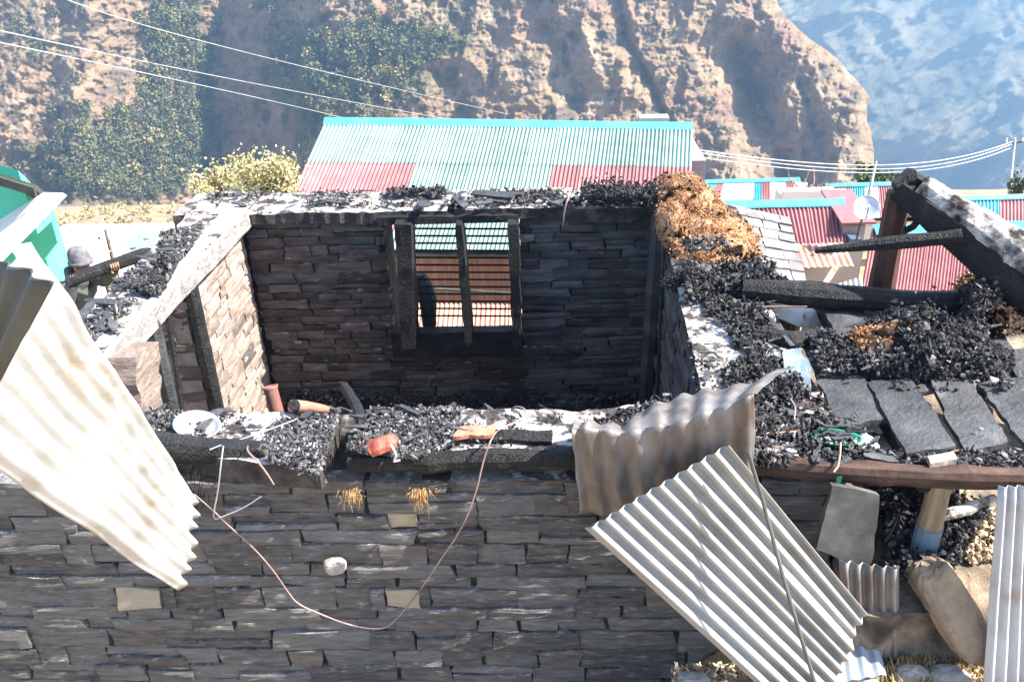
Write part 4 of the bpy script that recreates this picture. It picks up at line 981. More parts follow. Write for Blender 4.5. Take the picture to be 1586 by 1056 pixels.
grain_heap('grain_heap', [(at(1068, 340, Y=6.7)*[1, 1, 0]+[0, 0, -.03], (.26, .3, .27)), (at(1098, 392, Y=6.15)*[1, 1, 0], (.33, .3, .2)), (at(1100, 425, Y=5.85)*[1, 1, 0], (.32, .25, .13)), (at(1040, 380, Y=6.3)*[1, 1, 0], (.12, .45, .2)), (at(1052, 310, Y=7.1)*[1, 1, 0], (.25, .25, .2)), (at(1150, 405, Y=6.0)*[1, 1, 0]+[0, 0, -.06], (.1, .16, .08)), (at(1092, 350, Y=6.6)*[1, 1, 0]+[0, 0, -.05], (.2, .25, .2))], 34000, 3, 'tall heap of scorched orange grain on the right back corner of the ruin', .0048)
coals([(1060, 372), (1120, 368), (1130, 385), (1060, 392)], .2, 90, .035, 'black clods lodged halfway up the orange heap', 31, .03, light=.15, cover=1.5)
coals([(1065, 425), (1190, 425), (1205, 455), (1060, 470)], .05, 1300, .03, 'black fibrous crust at the foot of the orange heap', 32, .13, light=.08, cover=2.2)

# ------------------------------------------------------------------ burnt porch on the right
pg = obj('porch_ground', *slab((1.45, 2.95, -.66), (4.6, 2.95, -.66), (4.6, 5.7, -.6), (1.45, 5.7, -.6), .9, 50, 40, .06, .04, 3, 5, up=(0, 0, 1)), mat('porch_debris', [(.05, .042, .036), (.17, .135, .1), (.36, .28, .19)], 5, rough=.95, bump=.9, bscale=20, bdist=.03, ramp=(.36, .5, .66)))
tag(pg, 'earth and debris under the burnt porch', kind='structure')
# beams
p = [at(1150, 448, Z=.1), at(1240, 456, Z=.1), at(1380, 466, Z=.1), at(1500, 470, Z=.1), at(1640, 476, Z=.1)]
tl = obj('charred_log', *log(p, [.07, .085, .08, .085, .08], 11, .16, 4, seed=21), M_['char'])
tag(tl, 'long charred log lying across the upper end of the scorched boards', 'log')
p = [at(1150, 716, Z=-.02), at(1290, 728, Z=-.02), at(1450, 738, Z=-.02), at(1640, 742, Z=-.02)]
fbm_ = tag(obj('porch_beam', *log(p, .045, 10, .2, 7, seed=22, square=.7, step=.04), M_['brownbeam']), 'scorched brown front beam of the porch resting on the wooden post', 'beam')
t = thing('porch_post', (at(1442, 825, Y=3.22)[0], 3.22, -.62), 'short pale wooden post with a blue painted foot under the porch beam', 'post')
a, b = at(1458, 742, Y=3.22), at(1438, 822, Y=3.22)
obj('shaft', *log([b+(b-a)*.9, b, a], [.06, .058, .052], 12, .05, 5, seed=2), M_['rawwood'], t)
obj('painted_foot', *log([b+(b-a)*.35, b-(b-a)*.12], [.0625, .0615], 12, .05, 5, seed=2), M_['w_blue'], t)
for k, (xx) in enumerate((1.75, 2.45, 3.1)):
    tag(obj('joist', *log([(xx, 3.2, -.09), (xx+.02, 4.2, -.08), (xx+.05, 5.1, -.06)], .045, 8, .12, 5, seed=30+k, square=.6), M_['char']), ('first', 'second', 'third')[k]+' charred joist from the left under the scorched boards', 'joist', 'porch joists')
# scorched boards: (top-left, top-right, bottom-right, bottom-left) px and label
boards = [
 ([(1238, 520), (1300, 520), (1378, 648), (1300, 660)], 'short scorched board with a torn lower end, leftmost of the porch boards'),
 ([(1270, 466), (1332, 466), (1350, 520), (1296, 525)], 'scorched board stub touching the long log at upper left'),
 ([(1345, 588), (1410, 590), (1482, 690), (1404, 702)], 'scorched board with a cracked knot, second whole board from the left'),
 ([(1438, 592), (1502, 590), (1560, 684), (1494, 700)], 'scorched board carrying one white pebble'),
 ([(1515, 590), (1600, 585), (1660, 690), (1590, 690)], 'scorched board cut off by the right edge of the view'),
 ([(1332, 470), (1385, 470), (1470, 600), (1400, 610)], 'scorched board running under the big black heap'),
 ([(1470, 478), (1530, 480), (1600, 590), (1540, 600)], 'scorched board running up to the orange clump at right'),
 ([(1545, 545), (1640, 545), (1700, 620), (1600, 625)], 'scorched board lowest at the far right edge'),
]
for k, (px, lab) in enumerate(boards):
    z = .0 + .012*(k % 3) - (.03 if k == 5 else 0); P = [at(u, v, Z=z) for u, v in px]
    P[0][2] += .03*((k % 2)-.3); P[1][2] += .02
    tag(obj('scorched_board', *slab(*P, .028, 8, 16, .006, .012, 8, 90+k, up=(0, 0, 1)), M_['char_board']), lab, 'board', 'scorched porch boards')
c = at(1519, 664, Z=.035); tag(obj('pebble', *lumps([c], .016, np.random.RandomState(1)), M_['paleRock']), 'small white pebble lying on a scorched board', 'pebble')
# black heap on the boards with an orange hollow
coals([(1295, 545), (1370, 500), (1440, 495), (1525, 555), (1535, 590), (1440, 585), (1340, 580)], .03, 3000, .024, 'big black heap of charred matter on the porch boards', 41, .13, light=.3, cover=.8)
coals([(1380, 495), (1440, 495), (1480, 540), (1440, 570), (1395, 540)], .12, 900, .024, 'crest of the big black heap', 42, .15, light=.08, cover=.7)
coals([(1245, 525), (1310, 530), (1325, 580), (1270, 580)], .03, 900, .02, 'black clods on the leftmost scorched board', 43, .06, light=.2)
coals([(1400, 575), (1560, 575), (1570, 605), (1380, 608)], .02, 450, .018, 'pale flecked charcoal fringe of the big black heap', 44, .03, light=.4, cover=.45, patchy=-.1)
grain_heap('grain_clump', [(at(1352, 540, Z=.03), (.14, .14, .12)), (at(1385, 528, Z=.06), (.14, .1, .1))], 5000, 7, 'orange grain showing in the hollow of the big black heap', .007, .4)
grain_heap('grain_clump', [(at(1560, 455, Z=.05), (.3, .2, .2)), (at(1545, 500, Z=.03), (.2, .14, .12))], 8000, 8, 'orange and black clump of grain at the right edge below the rafter', .008, .6)
coals([(1480, 470), (1530, 455), (1545, 490), (1500, 510)], .08, 900, .03, 'black charred mass between the log and the right orange clump', 45, .15, light=.05, cover=2.2)
coals([(1170, 715), (1450, 728), (1600, 730), (1600, 700), (1400, 705), (1300, 690)], -.02, 1500, .018, 'charcoal lying along the porch front beam', 46, .03, light=.25, cover=.6, patchy=-.1)
coals([(1365, 900), (1370, 790), (1450, 770), (1530, 800), (1480, 880), (1440, 900)], -.58, 2600, .024, 'charcoal bank under the porch beside the wooden post', 47, .14, light=.25, cover=1.6)
coals([(1290, 770), (1420, 760), (1500, 760), (1480, 800), (1300, 800)], -.56, 1100, .022, 'charcoal under the front beam of the porch', 48, .1, light=.12)
# upright post, rafter and cross log of the fallen roof frame
a, b = at(1393, 296, Y=5.12), at(1362, 462, Y=5.12)
tag(obj('burnt_post', *log([b, (a+b)/2, a], [.078, .07, .065], 8, .07, 4, seed=5, square=.7), M_['redwood']), 'upright scorched red-brown post holding the head of the rafter', 'post')
a, b = at(1392, 292, Y=5.08), at(1600, 468, Y=4.6); m_ = (a+b)/2+np.array([0, 0, .02])
raf = thing('fallen_rafter', b, 'thick ash-whitened rafter sloping from the burnt post to the right edge', 'rafter')
obj('beam', *log([a, m_, b+(b-a)*.8], [.07, .10, .14], 12, .13, 4, seed=6, square=.4), M_['char'], raf)
off = np.array([.065, -.01, .06])
obj('ash_crust', *log([a+off*.9+(b-a)*.06, m_+off*1.3, b+off*1.6+(b-a)*.75], [.08, .12, .16], 14, .26, 8, seed=8, square=.1, step=.04), M_['char_ash'], raf)
hd = at(1402, 288, Y=5.1)
tag(obj('charred_block', *log([hd+[-.07, -.03, .0], hd+[.02, -.02, .05], hd+[.1, .0, .0]], [.05, .075, .05], 9, .3, 9, seed=9), M_['char']), 'charred knotty block on the head of the red-brown post', 'block')
a, b = at(1262, 388, Y=5.0), at(1490, 366, Y=4.75)
tag(obj('charred_log', *log([a, (a+b)/2, b], [.018, .042, .048], 9, .14, 6, seed=10), M_['char']), 'pointed charred pole lying level across the post and rafter', 'log')
a, b = at(1392, 358, Y=5.15), at(1440, 330, Y=5.1)
for (q, w_, lab) in ((((1390, 338), (1440, 328)), .022, 'short dark stick high between post and rafter'), (((1392, 362), (1428, 335)), .024, 'curved reddish brace between post and rafter')):
    tag(obj('brace', *log([at(*q[0], Y=5.12), at((q[0][0]+q[1][0])/2+3, (q[0][1]+q[1][1])/2+4, Y=5.1), at(*q[1], Y=5.05)], w_, 7, .12, 6, seed=int(w_*1000)), M_['redwood']), lab, 'brace')
# what shows between the right wall and the boards
def quad_thing(name, px, Zs, thick, m, label, cat, amp=.006, nx=8, ny=8, edge=.006, seed=0, group=None, up=(0, 0, 1)):
    P = [at(u, v, Z=z) for (u, v), z in zip(px, Zs)]
    return tag(obj(name, *slab(*P, thick, nx, ny, amp, edge, 7, seed, up=up), M_[m]), label, cat, group)
quad_thing('tin_sheet', [(1160, 474), (1270, 470), (1290, 520), (1235, 505)], [-.1, -.1, -.16, -.14], .004, 'zinc_white', 'flat pale sheet below the long log', 'metal sheet', .012)
P = [at(1182, 480, Z=-.16), at(1238, 504, Z=-.16), at(1232, 545, Z=-.5), at(1188, 545, Z=-.5)]
v, f = corr(*P, 7, .012, 3); tag(obj('corrugated_sheet', v, f, M_['zinc_brown']), 'small smoked corrugated piece hanging below the pale sheet', 'metal sheet')
quad_thing('scorched_cloth', [(1245, 488), (1288, 475), (1300, 520), (1236, 540)], [-.08, -.08, -.12, -.12], .02, 'tarp', 'crumpled cream cloth with orange scorch by the pale sheet', 'cloth', .05, 14, 14, .03, 3)
a = at(1310, 545, Z=-.1)
quad_thing('scorched_cloth', [(1295, 540), (1330, 545), (1345, 600), (1318, 612)], [-.15, -.15, -.2, -.2], .02, 'tarp', 'cream cloth strip showing in the gap between two boards', 'cloth', .05, 10, 14, .02, 5)
tag(obj('charred_log', *log([at(1178, 520, Z=.03), at(1225, 530, Z=.03), at(1262, 520, Z=.02)], [.05, .06, .05], 9, .2, 6, seed=12), M_['char']), 'short charred stump left of the leftmost board', 'log')
# crumpled grey-blue tin box
P = at(1236, 592, Z=.02)
t = thing('crumpled_tin', P, 'crushed grey-blue tin beside the folded sheet end', 'tin')
obj('side', *slab(at(1214, 545, Z=.12), at(1240, 540, Z=.14), at(1236, 610, Z=.02), at(1212, 605, Z=.02), .008, 6, 8, .03, .01, seed=2), M_['teal_metal'], t)
obj('side', *slab(at(1240, 545, Z=.13), at(1258, 570, Z=.1), at(1254, 622, Z=.0), at(1236, 612, Z=.01), .008, 6, 8, .03, .01, seed=3), M_['teal_metal'], t)
obj('flap', *slab(at(1226, 575, Z=.06), at(1242, 575, Z=.07), at(1242, 600, Z=.03), at(1228, 600, Z=.03), .006, 4, 4, .012, .01, seed=4), M_['w_white'], t)
quad_thing('concrete_chunk', [(1232, 618), (1275, 616), (1285, 640), (1240, 640)], [.03]*4, .06, 'mud_edge', 'broken grey lump below the crushed tin', 'rubble', .02, 8, 6, .02, 6)
quad_thing('brick_piece', [(1255, 606), (1275, 606), (1276, 616), (1254, 616)], [.05]*4, .05, 'mud_pink', 'pinkish broken brick beside the crushed tin', 'brick', .006, 4, 3, .008)
# green bowl, white bag and rods
c = at(1292, 692, Z=-.035)
t = thing('green_bowl', c, 'green plastic bowl with ash inside, under the leftmost board', 'bowl')
V = []; Fq = []
prof = [(.0, .0), (.06, .0), (.085, .03), (.105, .06), (.112, .062), (.1, .05), (.08, .02), (.0, .012)]
for (r, z) in prof:
    for j in range(20): V.append(c+[r*cos(j*pi/10)*1.1, r*sin(j*pi/10)*.8, z+.03*cos(j*pi/10+2)*r/.1*.4])
for k in range(len(prof)-1):
    for j in range(20): Fq.append([k*20+j, k*20+(j+1) % 20, (k+1)*20+(j+1) % 20, (k+1)*20+j])
obj('shell', np.array(V), Fq, M_['green_plastic'], t, smooth=True)
obj('ash', *lumps(c+np.random.RandomState(3).normal(size=(60, 3))*[.04, .03, .006]+[0, 0, .035], .014, np.random.RandomState(4)), M_['cap'], t)
quad_thing('white_bag', [(1300, 705), (1338, 668), (1362, 690), (1345, 712)], [.01, .01, .01, .01], .05, 'white_cloth', 'crumpled white bag beside the green bowl', 'bag', .035, 14, 12, .015, 9)
quad_thing('straw_rubble', [(1352, 665), (1400, 660), (1430, 705), (1370, 710)], [-.12]*4, .08, 'boulder', 'yellow-brown rubble in the gap right of the white bag', 'rubble', .05, 12, 12, .03, 11)
quad_thing('straw_rubble', [(1480, 600), (1520, 600), (1540, 640), (1500, 640)], [-.2]*4, .08, 'boulder', 'ochre rubble in the gap between two right-hand boards', 'rubble', .05, 10, 10, .03, 12)
quad_thing('tan_stone', [(1436, 706), (1476, 697), (1484, 711), (1441, 718)], [.045]*4, .03, 'mud_pink', 'flat tan stone lying on the porch beam', 'stone', .01, 6, 4, .01, 2)
tag(obj('green_scrap', *slab(at(1296, 738, Y=3.12), at(1304, 736, Y=3.12), at(1302, 748, Y=3.12), at(1294, 748, Y=3.12), .004, 3, 3, .006, .004), M_['green_plastic']), 'tiny green plastic scrap hanging below the porch beam', 'scrap')
def rod(px, r, m, label, cat='rod', **k):
    P = [at(u, v, **kk) for u, v, kk in px]
    return tag(obj('metal_rod' if cat == 'rod' else 'wire', *log(P, r, 6, 0, step=.02, **k), M_[m]), label, cat)
rod([(1180, 672, dict(Z=.03)), (1240, 668, dict(Z=.05))], .007, 'rust', 'rusty rod pointing right in the charcoal beside the folded sheet')
rod([(1160, 673, dict(Z=.04)), (1206, 695, dict(Z=.02))], .005, 'cable', 'thin pinkish rod slanting in the charcoal behind the sheet')
rod([(1302, 685, dict(Z=.08)), (1301, 705, dict(Z=.05)), (1298, 722, dict(Y=3.15)), (1291, 731, dict(Y=3.12))], .005, 'cable', 'bent pale wire hooked over the porch beam', 'wire')
rod([(1224, 617, dict(Z=.08)), (1232, 630, dict(Z=.07)), (1230, 650, dict(Z=.03))], .004, 'cable', 'short curled wire standing beside the broken lump', 'wire')
rod([(1310, 668, dict(Z=.06)), (1352, 668, dict(Z=.05))], .006, 'char', 'thin dark rod across the mouth of the white bag')
rod([(1392, 792, dict(Y=3.15)), (1383, 818, dict(Y=3.12)), (1370, 838, dict(Y=3.1))], .007, 'straw', 'thin pale stick leaning on the charcoal bank')
tag(obj('charred_log', *log([at(1446, 800, Z=-.4), at(1495, 790, Z=-.38), at(1540, 770, Z=-.36)], [.03, .035, .02], 8, .15, 6, seed=15), M_['char_ash']), 'grey branch lying right of the wooden post', 'log')

# grey slate lean-to roof beyond the right wall: each slab laid in courses
E0 = at(1095, 310, Z=-.5); E1 = at(1222, 338, Z=-.5); E2 = at(1254, 455, Z=-.75); E3 = at(1120, 448, Z=-.75)
b = (E0+E2)/2; t = thing('slate_lean_to', (b[0], b[1], -3), 'pale grey slate-covered lean-to between the ruin and the first red roof', 'lean-to')
obj('deck', *slab(E0-[0, 0, .05], E1-[0, 0, .05], E2-[0, 0, .05], E3-[0, 0, .05], .06, 3, 3, 0, 0, up=(0, 0, 1)), M_['dark'], t)
obj('wall', *box(E3[0]+.05, E1[0]-.12, E2[1]+.15, E0[1]-.1, -3, -.9), M_['w_grey'], t)
rows, cols_ = 8, 5; rng = np.random.RandomState(77)
Bl = lambda s, q: E0*(1-s)*(1-q)+E1*s*(1-q)+E2*s*q+E3*(1-s)*q
for j in range(rows):
    sh = rng.uniform(0, .12)
    for i in range(-1, cols_+1):
        s0, s1 = np.clip((i+sh*4)/cols_, 0, 1), np.clip((i+1+sh*4)/cols_-.01, 0, 1)
        if s1-s0 < .03: continue
        t0, t1 = max(j/rows-.03, 0), (j+1)/rows
        u_, l_ = np.array([0, 0, .005+rng.uniform(0, .008)]), np.array([0, 0, .017+rng.uniform(0, .01)])
        obj('slate', *slab(Bl(s0, t0)+u_, Bl(s1, t0)+u_, Bl(s1, t1)+l_, Bl(s0, t1)+l_, .018, 3, 3, .005, .012, 7, j*9+i, up=(0, 0, 1)), M_['slate_roof'], t)

# ------------------------------------------------------------------ loose sheets in front
# big bleached sheet at the left
Pa, Pb = at(-160, 610, d=1.95), at(50, 380, d=2.35)
Pc, Pd = at(302, 776, d=3.72), at(288, 918, d=3.42)
def bendL(s, t): return .03*np.sin(t*pi)*(1-s) - .02*np.sin(s*pi)
v, f = corr(Pa, Pb, Pc, Pd, 6.5, .017, 60, 10, crumple=.035, cf=2.6, ragged=.03, seed=5, bend=bendL)
tag(solid(obj('corrugated_sheet', v, f, M_['zinc_white'], smooth=True)), 'large heat-bleached corrugated sheet slanting down from the left edge', 'metal sheet', 'loose roof sheets')
Pa, Pb = at(-60, 385, d=1.65), at(78, 436, d=1.42)
Pc, Pd = at(30, 590, d=1.95), at(-60, 620, d=1.86)
Pb2 = at(66, 470, d=2.08)
def curl(s, t): return -.05*np.sin(s*pi*.5)*t
v, f = corr(Pa, Pb, at(34, 585, d=1.68), at(-60, 640, d=2.0), 4, .009, 14, 10, crumple=.012, cf=4, ragged=.03, seed=8, bend=curl)
tag(solid(obj('corrugated_sheet', v, f, M_['zinc_dark'], smooth=True)), 'torn sheet piece with shade painted in, curling over the bleached sheet at the left edge', 'metal sheet', 'loose roof sheets')
# folded sheet hanging over the front wall
def hang():
    S = np.linspace(0, 1, 97); T = np.linspace(0, 2, 37)
    sB = [(0, (897, 792)), (.25, (970, 800)), (.6, (1080, 770)), (1, (1167, 735))]
    sF = [(0, (885, 668)), (.12, (905, 664)), (.3, (962, 674)), (.42, (1000, 662)), (.58, (1050, 654)), (.78, (1110, 634)), (1, (1166, 612))]
    sK = [(0, (892, 656)), (.3, (965, 660)), (.45, (1010, 626)), (.6, (1060, 612)), (.75, (1105, 602)), (.88, (1170, 590)), (1, (1232, 563))]
    ip = lambda tab, s: (np.interp(s, [a for a, _ in tab], [p[0] for _, p in tab]), np.interp(s, [a for a, _ in tab], [p[1] for _, p in tab]))
    V = []
    for s in S:
        B = at(*ip(sB, s), Y=3.2-.05*s); Fp = at(*ip(sF, s), Y=3.13-.03*s); K = at(*ip(sK, s), Y=3.42+.14*s)
        wv = cos(2*pi*8.5*s)
        for t in T:
            if t <= 1: p = B+(Fp-B)*t + np.array([0, -1, 0])*(.0085*wv*(1-.3*t)+.02*sin(t*pi))
            else:
                q = t-1; p = Fp+(K-Fp)*q + np.array([0, -.3, 1])*(.009*wv*(1+.8*q)+.03*sin(q*pi))
            V.append(p)
    V = np.array(V); V += .018*np.stack([fbm(V*7+k*9, 4, .6) for k in range(3)], 1)
    n = len(T); Fq = [[i*n+j, (i+1)*n+j, (i+1)*n+j+1, i*n+j+1] for i in range(len(S)-1) for j in range(n-1)]
    return V, Fq
tag(solid(obj('corrugated_sheet', *hang(), M_['zinc_brown'], smooth=True)), 'smoked brown sheet folded over the top of the front wall', 'metal sheet', 'loose roof sheets')
# leaning bright sheet
Pa, Pb = at(906, 820, Y=2.92), at(1128, 688, Y=3.06)
Pc, Pd = at(1336, 942, Y=2.9), at(1190, 1078, Y=2.58)
Pd = Pa+(Pd-Pa)*1.26
def bendR(s, t): return -.05*np.exp(-((s-.70)/.09)**2)*np.clip(1.25*t, 0, 1)*np.sin(np.clip(t, 0, 1)*pi*.7) - .06*np.exp(-((s-1)/.12)**2)*t**3 + .02*np.sin(t*pi)
v, f = corr(Pa, Pb, Pc, Pd, 10.5, .019, 36, 10, crumple=.012, cf=3, ragged=.008, seed=3, bend=bendR)
tag(solid(obj('corrugated_sheet', v, f, M_['zinc'], smooth=True)), 'large galvanised corrugated sheet leaning on the front wall below the folded sheet', 'metal sheet', 'loose roof sheets')
P = [at(1158, 698, Y=2.98), at(1180, 770, Y=2.9), at(1215, 900, Y=2.7), at(1240, 985, Y=2.58), at(1268, 1075, Y=2.46), at(1285, 1130, Y=2.4)]
tag(obj('metal_pipe', *log(P, .009, 8, 0, step=.05), M_['zinc_dark']), 'thin bent pipe standing in front of the leaning sheet', 'pipe')
# pale sheet lying on the ground
Pa, Pb, Pc, Pd = at(1222, 925, Z=-.82), at(1352, 958, Z=-.86), at(1374, 1044, Z=-.92), at(1222, 1070, Z=-.9)
v, f = corr(Pa, Pb, Pc, Pd, 7, .009, 8, 8, crumple=.01); tag(solid(obj('corrugated_sheet', v, f, M_['zinc_blue'], smooth=True)), 'clean blue-grey sheet lying under the corner of the leaning sheet', 'metal sheet', 'loose roof sheets')
# sheet and slab standing under the porch edge
v, f = corr(at(1300, 868, Y=3.0), at(1394, 880, Y=3.0), at(1394, 1030, Y=2.96), at(1310, 1030, Y=2.96), 5, .012, 6, 8)
tag(solid(obj('corrugated_sheet', v, f, M_['zinc_brown'], smooth=True)), 'smoked corrugated sheet standing below the grey slate slab', 'metal sheet', 'loose roof sheets')
P = [at(1290, 752, Y=3.1), at(1363, 766, Y=3.1), at(1348, 888, Y=3.04), at(1263, 850, Y=3.04)]
tag(obj('slate_slab', *slab(*P, .035, 8, 10, .005, .01, 6, 3, up=(0, -1, .3)), M_['slab_grey']), 'large grey slate slab standing on edge below the porch beam', 'slate slab')
v, f = corr(at(1548, 753, Y=3.02), at(1640, 750, Y=3.02), at(1640, 1075, Y=2.72), at(1524, 1075, Y=2.72), 6, .013, 10, 8, crumple=.008)
tag(solid(obj('corrugated_sheet', v, f, M_['zinc_white'], smooth=True)), 'bright bleached sheet leaning upright at the lower right edge', 'metal sheet', 'loose roof sheets')
# boulder slab and rubble
a, b = at(1436, 880, Y=3.06), at(1512, 1005, Y=2.9)
ax = unit(b-a); e1 = unit(np.cross(ax, (0, -1, .3))); e2 = np.cross(ax, e1); Ln = np.linalg.norm(b-a)
th, ph = np.meshgrid(np.linspace(0, 2*pi, 41)[:-1], np.linspace(-pi/2, pi/2, 25), indexing='ij')
S = np.stack([np.cos(th)*np.cos(ph), np.sin(th)*np.cos(ph), np.sin(ph)], -1); S = np.sign(S)*np.abs(S)**.5
S = S*(1+.16*fbm(S*1.5+4, 3)+.07*fbm(S*5+2, 3)+.03*fbm(S*14, 2))[..., None]
P = (a+b)/2 + e1*S[..., :1]*.098 + e2*S[..., 1:2]*.095 + ax*S[..., 2:]*Ln*.58
ix = np.arange(40*25).reshape(40, 25)
tag(obj('boulder', P.reshape(-1, 3), [[int(ix[p, q]), int(ix[(p+1) % 40, q]), int(ix[(p+1) % 40, q+1]), int(ix[p, q+1])] for p in range(40) for q in range(24)], M_['boulder']), 'thick pale squared boulder tilted beside the bright sheet at lower right', 'boulder')
rng = np.random.RandomState(5)
rocks = [(1410, 1046, .05, 'pale rock left of the dry grass at bottom right'), (1468, 1050, .06, 'pale rock below the tilted boulder'), (1330, 1052, .055, 'pale rock in front of the blue-grey sheet'), (1075, 1056, .05, 'pale rock at the foot of the leaning sheet'), (1560, 1050, .05, 'pale rock under the bright upright sheet')]
for u, v_, r, lab in rocks:
    c = at(u, v_, Z=-.98); V, f = rock(c, r*1.2, r*100+u*.01, (1.4, .9, .7)); tag(obj('rock', V, f, M_['paleRock']), lab, 'rock', 'pale rocks at the bottom edge')
coals([(1460, 800), (1540, 790), (1560, 868), (1500, 872)], -.64, 500, .02, 'tan rubble on the bank behind the pale boulder', 61, .05, light=0, name='rubble', m='rubble')
coals([(1040, 1030), (1560, 1020), (1560, 1090), (1040, 1090)], -1.0, 1200, .016, 'small stones and grit along the bottom edge', 62, .02, light=0, name='grit', m='rubble')
# dry grass
def grass(poly_px, Z, n, h, label, seed):
    rng = np.random.RandomState(seed); p = scatter([at(u, v, Z=Z)[:2] for u, v in poly_px], n, rng)
    z = gz(p[:, 0], p[:, 1]); a = rng.uniform(0, 2*pi, n); hh = h*rng.uniform(.4, 1.3, n); w = .003
    tip = np.c_[p[:, 0]+np.cos(a)*hh*.6, p[:, 1]+np.sin(a)*hh*.6, z+hh]; mid = np.c_[p[:, 0]+np.cos(a)*hh*.18, p[:, 1]+np.sin(a)*hh*.18, z+hh*.6]
    side = np.c_[-np.sin(a), np.cos(a), 0*a]*w; b = np.c_[p, z-.01]
    V = np.stack([b-side, b+side, mid+side*.8, mid-side*.8, tip], 1).reshape(-1, 3)
    Fq = []
    for k in range(n): Fq += [[5*k, 5*k+1, 5*k+2, 5*k+3], [5*k+3, 5*k+2, 5*k+4]]
    tag(obj('dry_grass', V, Fq, M_['straw'], tint=np.repeat(rng.uniform(.5, 1.3, (n, 1))*np.ones((1, 3)), 5, 0)), label, 'grass', kind='stuff')
grass([(1040, 1045), (1240, 1030), (1240, 1090), (1030, 1090)], -1, 700, .07, 'dry grass at the foot of the leaning sheet', 1)
grass([(1380, 990), (1490, 985), (1500, 1090), (1380, 1090)], -1, 2600, .06, 'golden dry grass beside the tilted boulder', 2)
grass([(1250, 1040), (1400, 1040), (1400, 1090), (1250, 1090)], -1, 700, .05, 'sparse dry grass in front of the blue-grey sheet', 3)
grass([(1490, 940), (1540, 900), (1560, 1060), (1500, 1060)], -1, 500, .05, 'short grass round the boulder top', 4)
# straw caught in the wall
def tuft(u, v, Y, n, size, m, label, seed):
    rng = np.random.RandomState(seed); c = at(u, v, Y=Y); L = []
    for k in range(n):
        s = c+rng.normal(size=3)*[size*.5, .01, size*.2]; e = s+np.array([rng.normal()*size*.3, -abs(rng.normal())*.02, -abs(rng.normal())*size*.9])
        L.append(log([s, (s+e)/2+[0, -.01, .005], e], [.0016, .0014, .0008], 4, 0, step=1))
    tag(obj('straw_tuft', *merge(L), M_[m]), label, 'straw')
M_['straw_orange'] = mat('scorched_straw', [(.22, .11, .05), (.4, .23, .1), (.5, .36, .2)], 20, rough=.9)
tuft(545, 762, 3.2, 110, .045, 'straw_orange', 'orange tuft of straw in the upper joint of the front wall', 1)
tuft(650, 762, 3.2, 120, .05, 'straw_orange', 'larger orange straw tuft above the pale stone in the front wall', 2)
tuft(300, 722, 3.2, 50, .07, 'straw', 'pale straw caught under the left charred beam', 3)
tuft(290, 762, 3.2, 60, .09, 'straw', 'loose dry stalks at the corner of the bleached sheet', 4)

# ------------------------------------------------------------------ small things on the walls
c = at(305, 664, Z=.06)
t = thing('metal_pan', c-[0, 0, .03], 'shallow shiny metal pan lying in the ash on the left front wall', 'pan')
V = []; Fq = []; prof = [(0, 0), (.09, 0), (.105, .012), (.11, .03), (.118, .034), (.108, .032), (.1, .014), (0, .006)]
Rm = np.array(Matrix.Rotation(radians(14), 3, 'Y') @ Matrix.Rotation(radians(10), 3, 'X'))
for r, z in prof:
    for j in range(32): V.append(c+Rm@np.array([r*cos(j*pi/16), r*.85*sin(j*pi/16), z]))
for k in range(len(prof)-1):
    for j in range(32): Fq.append([k*32+j, k*32+(j+1) % 32, (k+1)*32+(j+1) % 32, (k+1)*32+j])
obj('dish', np.array(V), Fq, M_['pan'], t, smooth=True)
obj('handle_stub', *log([c+Rm@np.array([.11, .0, .02]), c+Rm@np.array([.14, .01, .025])], .008, 6, 0), M_['pan'], t)
# red crushed can
c = at(594, 688, Y=3.27)
t = thing('crushed_can', c-[0, 0, .05], 'crumpled red can stuck in the charcoal at the wall gap', 'can')
obj('body', *log([c+[-.06, -.02, -.02], c+[-.02, -.01, 0], c+[.03, 0, .0], c+[.06, .0, -.01]], [.042, .055, .05, .035], 9, .32, 17, seed=3, step=.012, flat=.8), M_['redtin'], t)
obj('wire_handle', *log([c+[.05, -.07, .05], c+[.075, -.085, .0], c+[.06, -.09, -.035], c+[.09, -.085, -.03]], .006, 6, 0, step=.01), M_['wire'], t)
quad_thing('terracotta_tile', [(700, 676), (765, 672), (770, 656), (712, 660)], [.075]*4, .022, 'terracotta', 'orange terracotta tile on the charred edge of the front wall', 'tile', .006, 10, 5, .012, 4)
# clay jar and broken pot inside the left back corner
c = at(430, 632, Z=-.35); jy = 4.15
a, b = at(418, 598, Y=4.05), at(430, 640, Y=4.0)
t = thing('clay_jar', b+(b-a)*.25, 'tall brown clay jar open at the top beside the broken pot', 'jar')
ax = unit(a-b); e1 = unit(np.cross(ax, (0, 1, 0))); e2 = np.cross(ax, e1); H = np.linalg.norm(a-b)*1.25; o_ = a-ax*H
V = []; Fq = []; prof = [(0, 0), (.036, 0), (.038, .3), (.038, .85), (.041, .92), (.047, 1.0), (.041, 1.0), (.034, .9), (.033, .3), (0, .28)]
for r, z in prof:
    for j in range(24): V.append(o_+ax*z*H+e1*r*cos(j*pi/12)+e2*r*sin(j*pi/12))
for k in range(len(prof)-1):
    for j in range(24): Fq.append([k*24+j, k*24+(j+1) % 24, (k+1)*24+(j+1) % 24, (k+1)*24+j])
obj('body', np.array(V), Fq, M_['clay'], t, smooth=True)
c0, c1_ = at(450, 628, Z=.07), at(522, 636, Z=.06)
t = thing('broken_pot', (c0+c1_)/2-[0, 0, .03], 'reddish broken pot lying on its side with a dark mouth', 'pot')
ax = unit(c1_-c0); e1 = unit(np.cross(ax, (0, 0, 1))); e2 = np.cross(e1, ax)
V = []; Fq = []; prof = [(.030, .02), (.034, 0), (.036, .02), (.036, .08), (.03, .15), (.022, .2), (.01, .235), (.0, .24)]
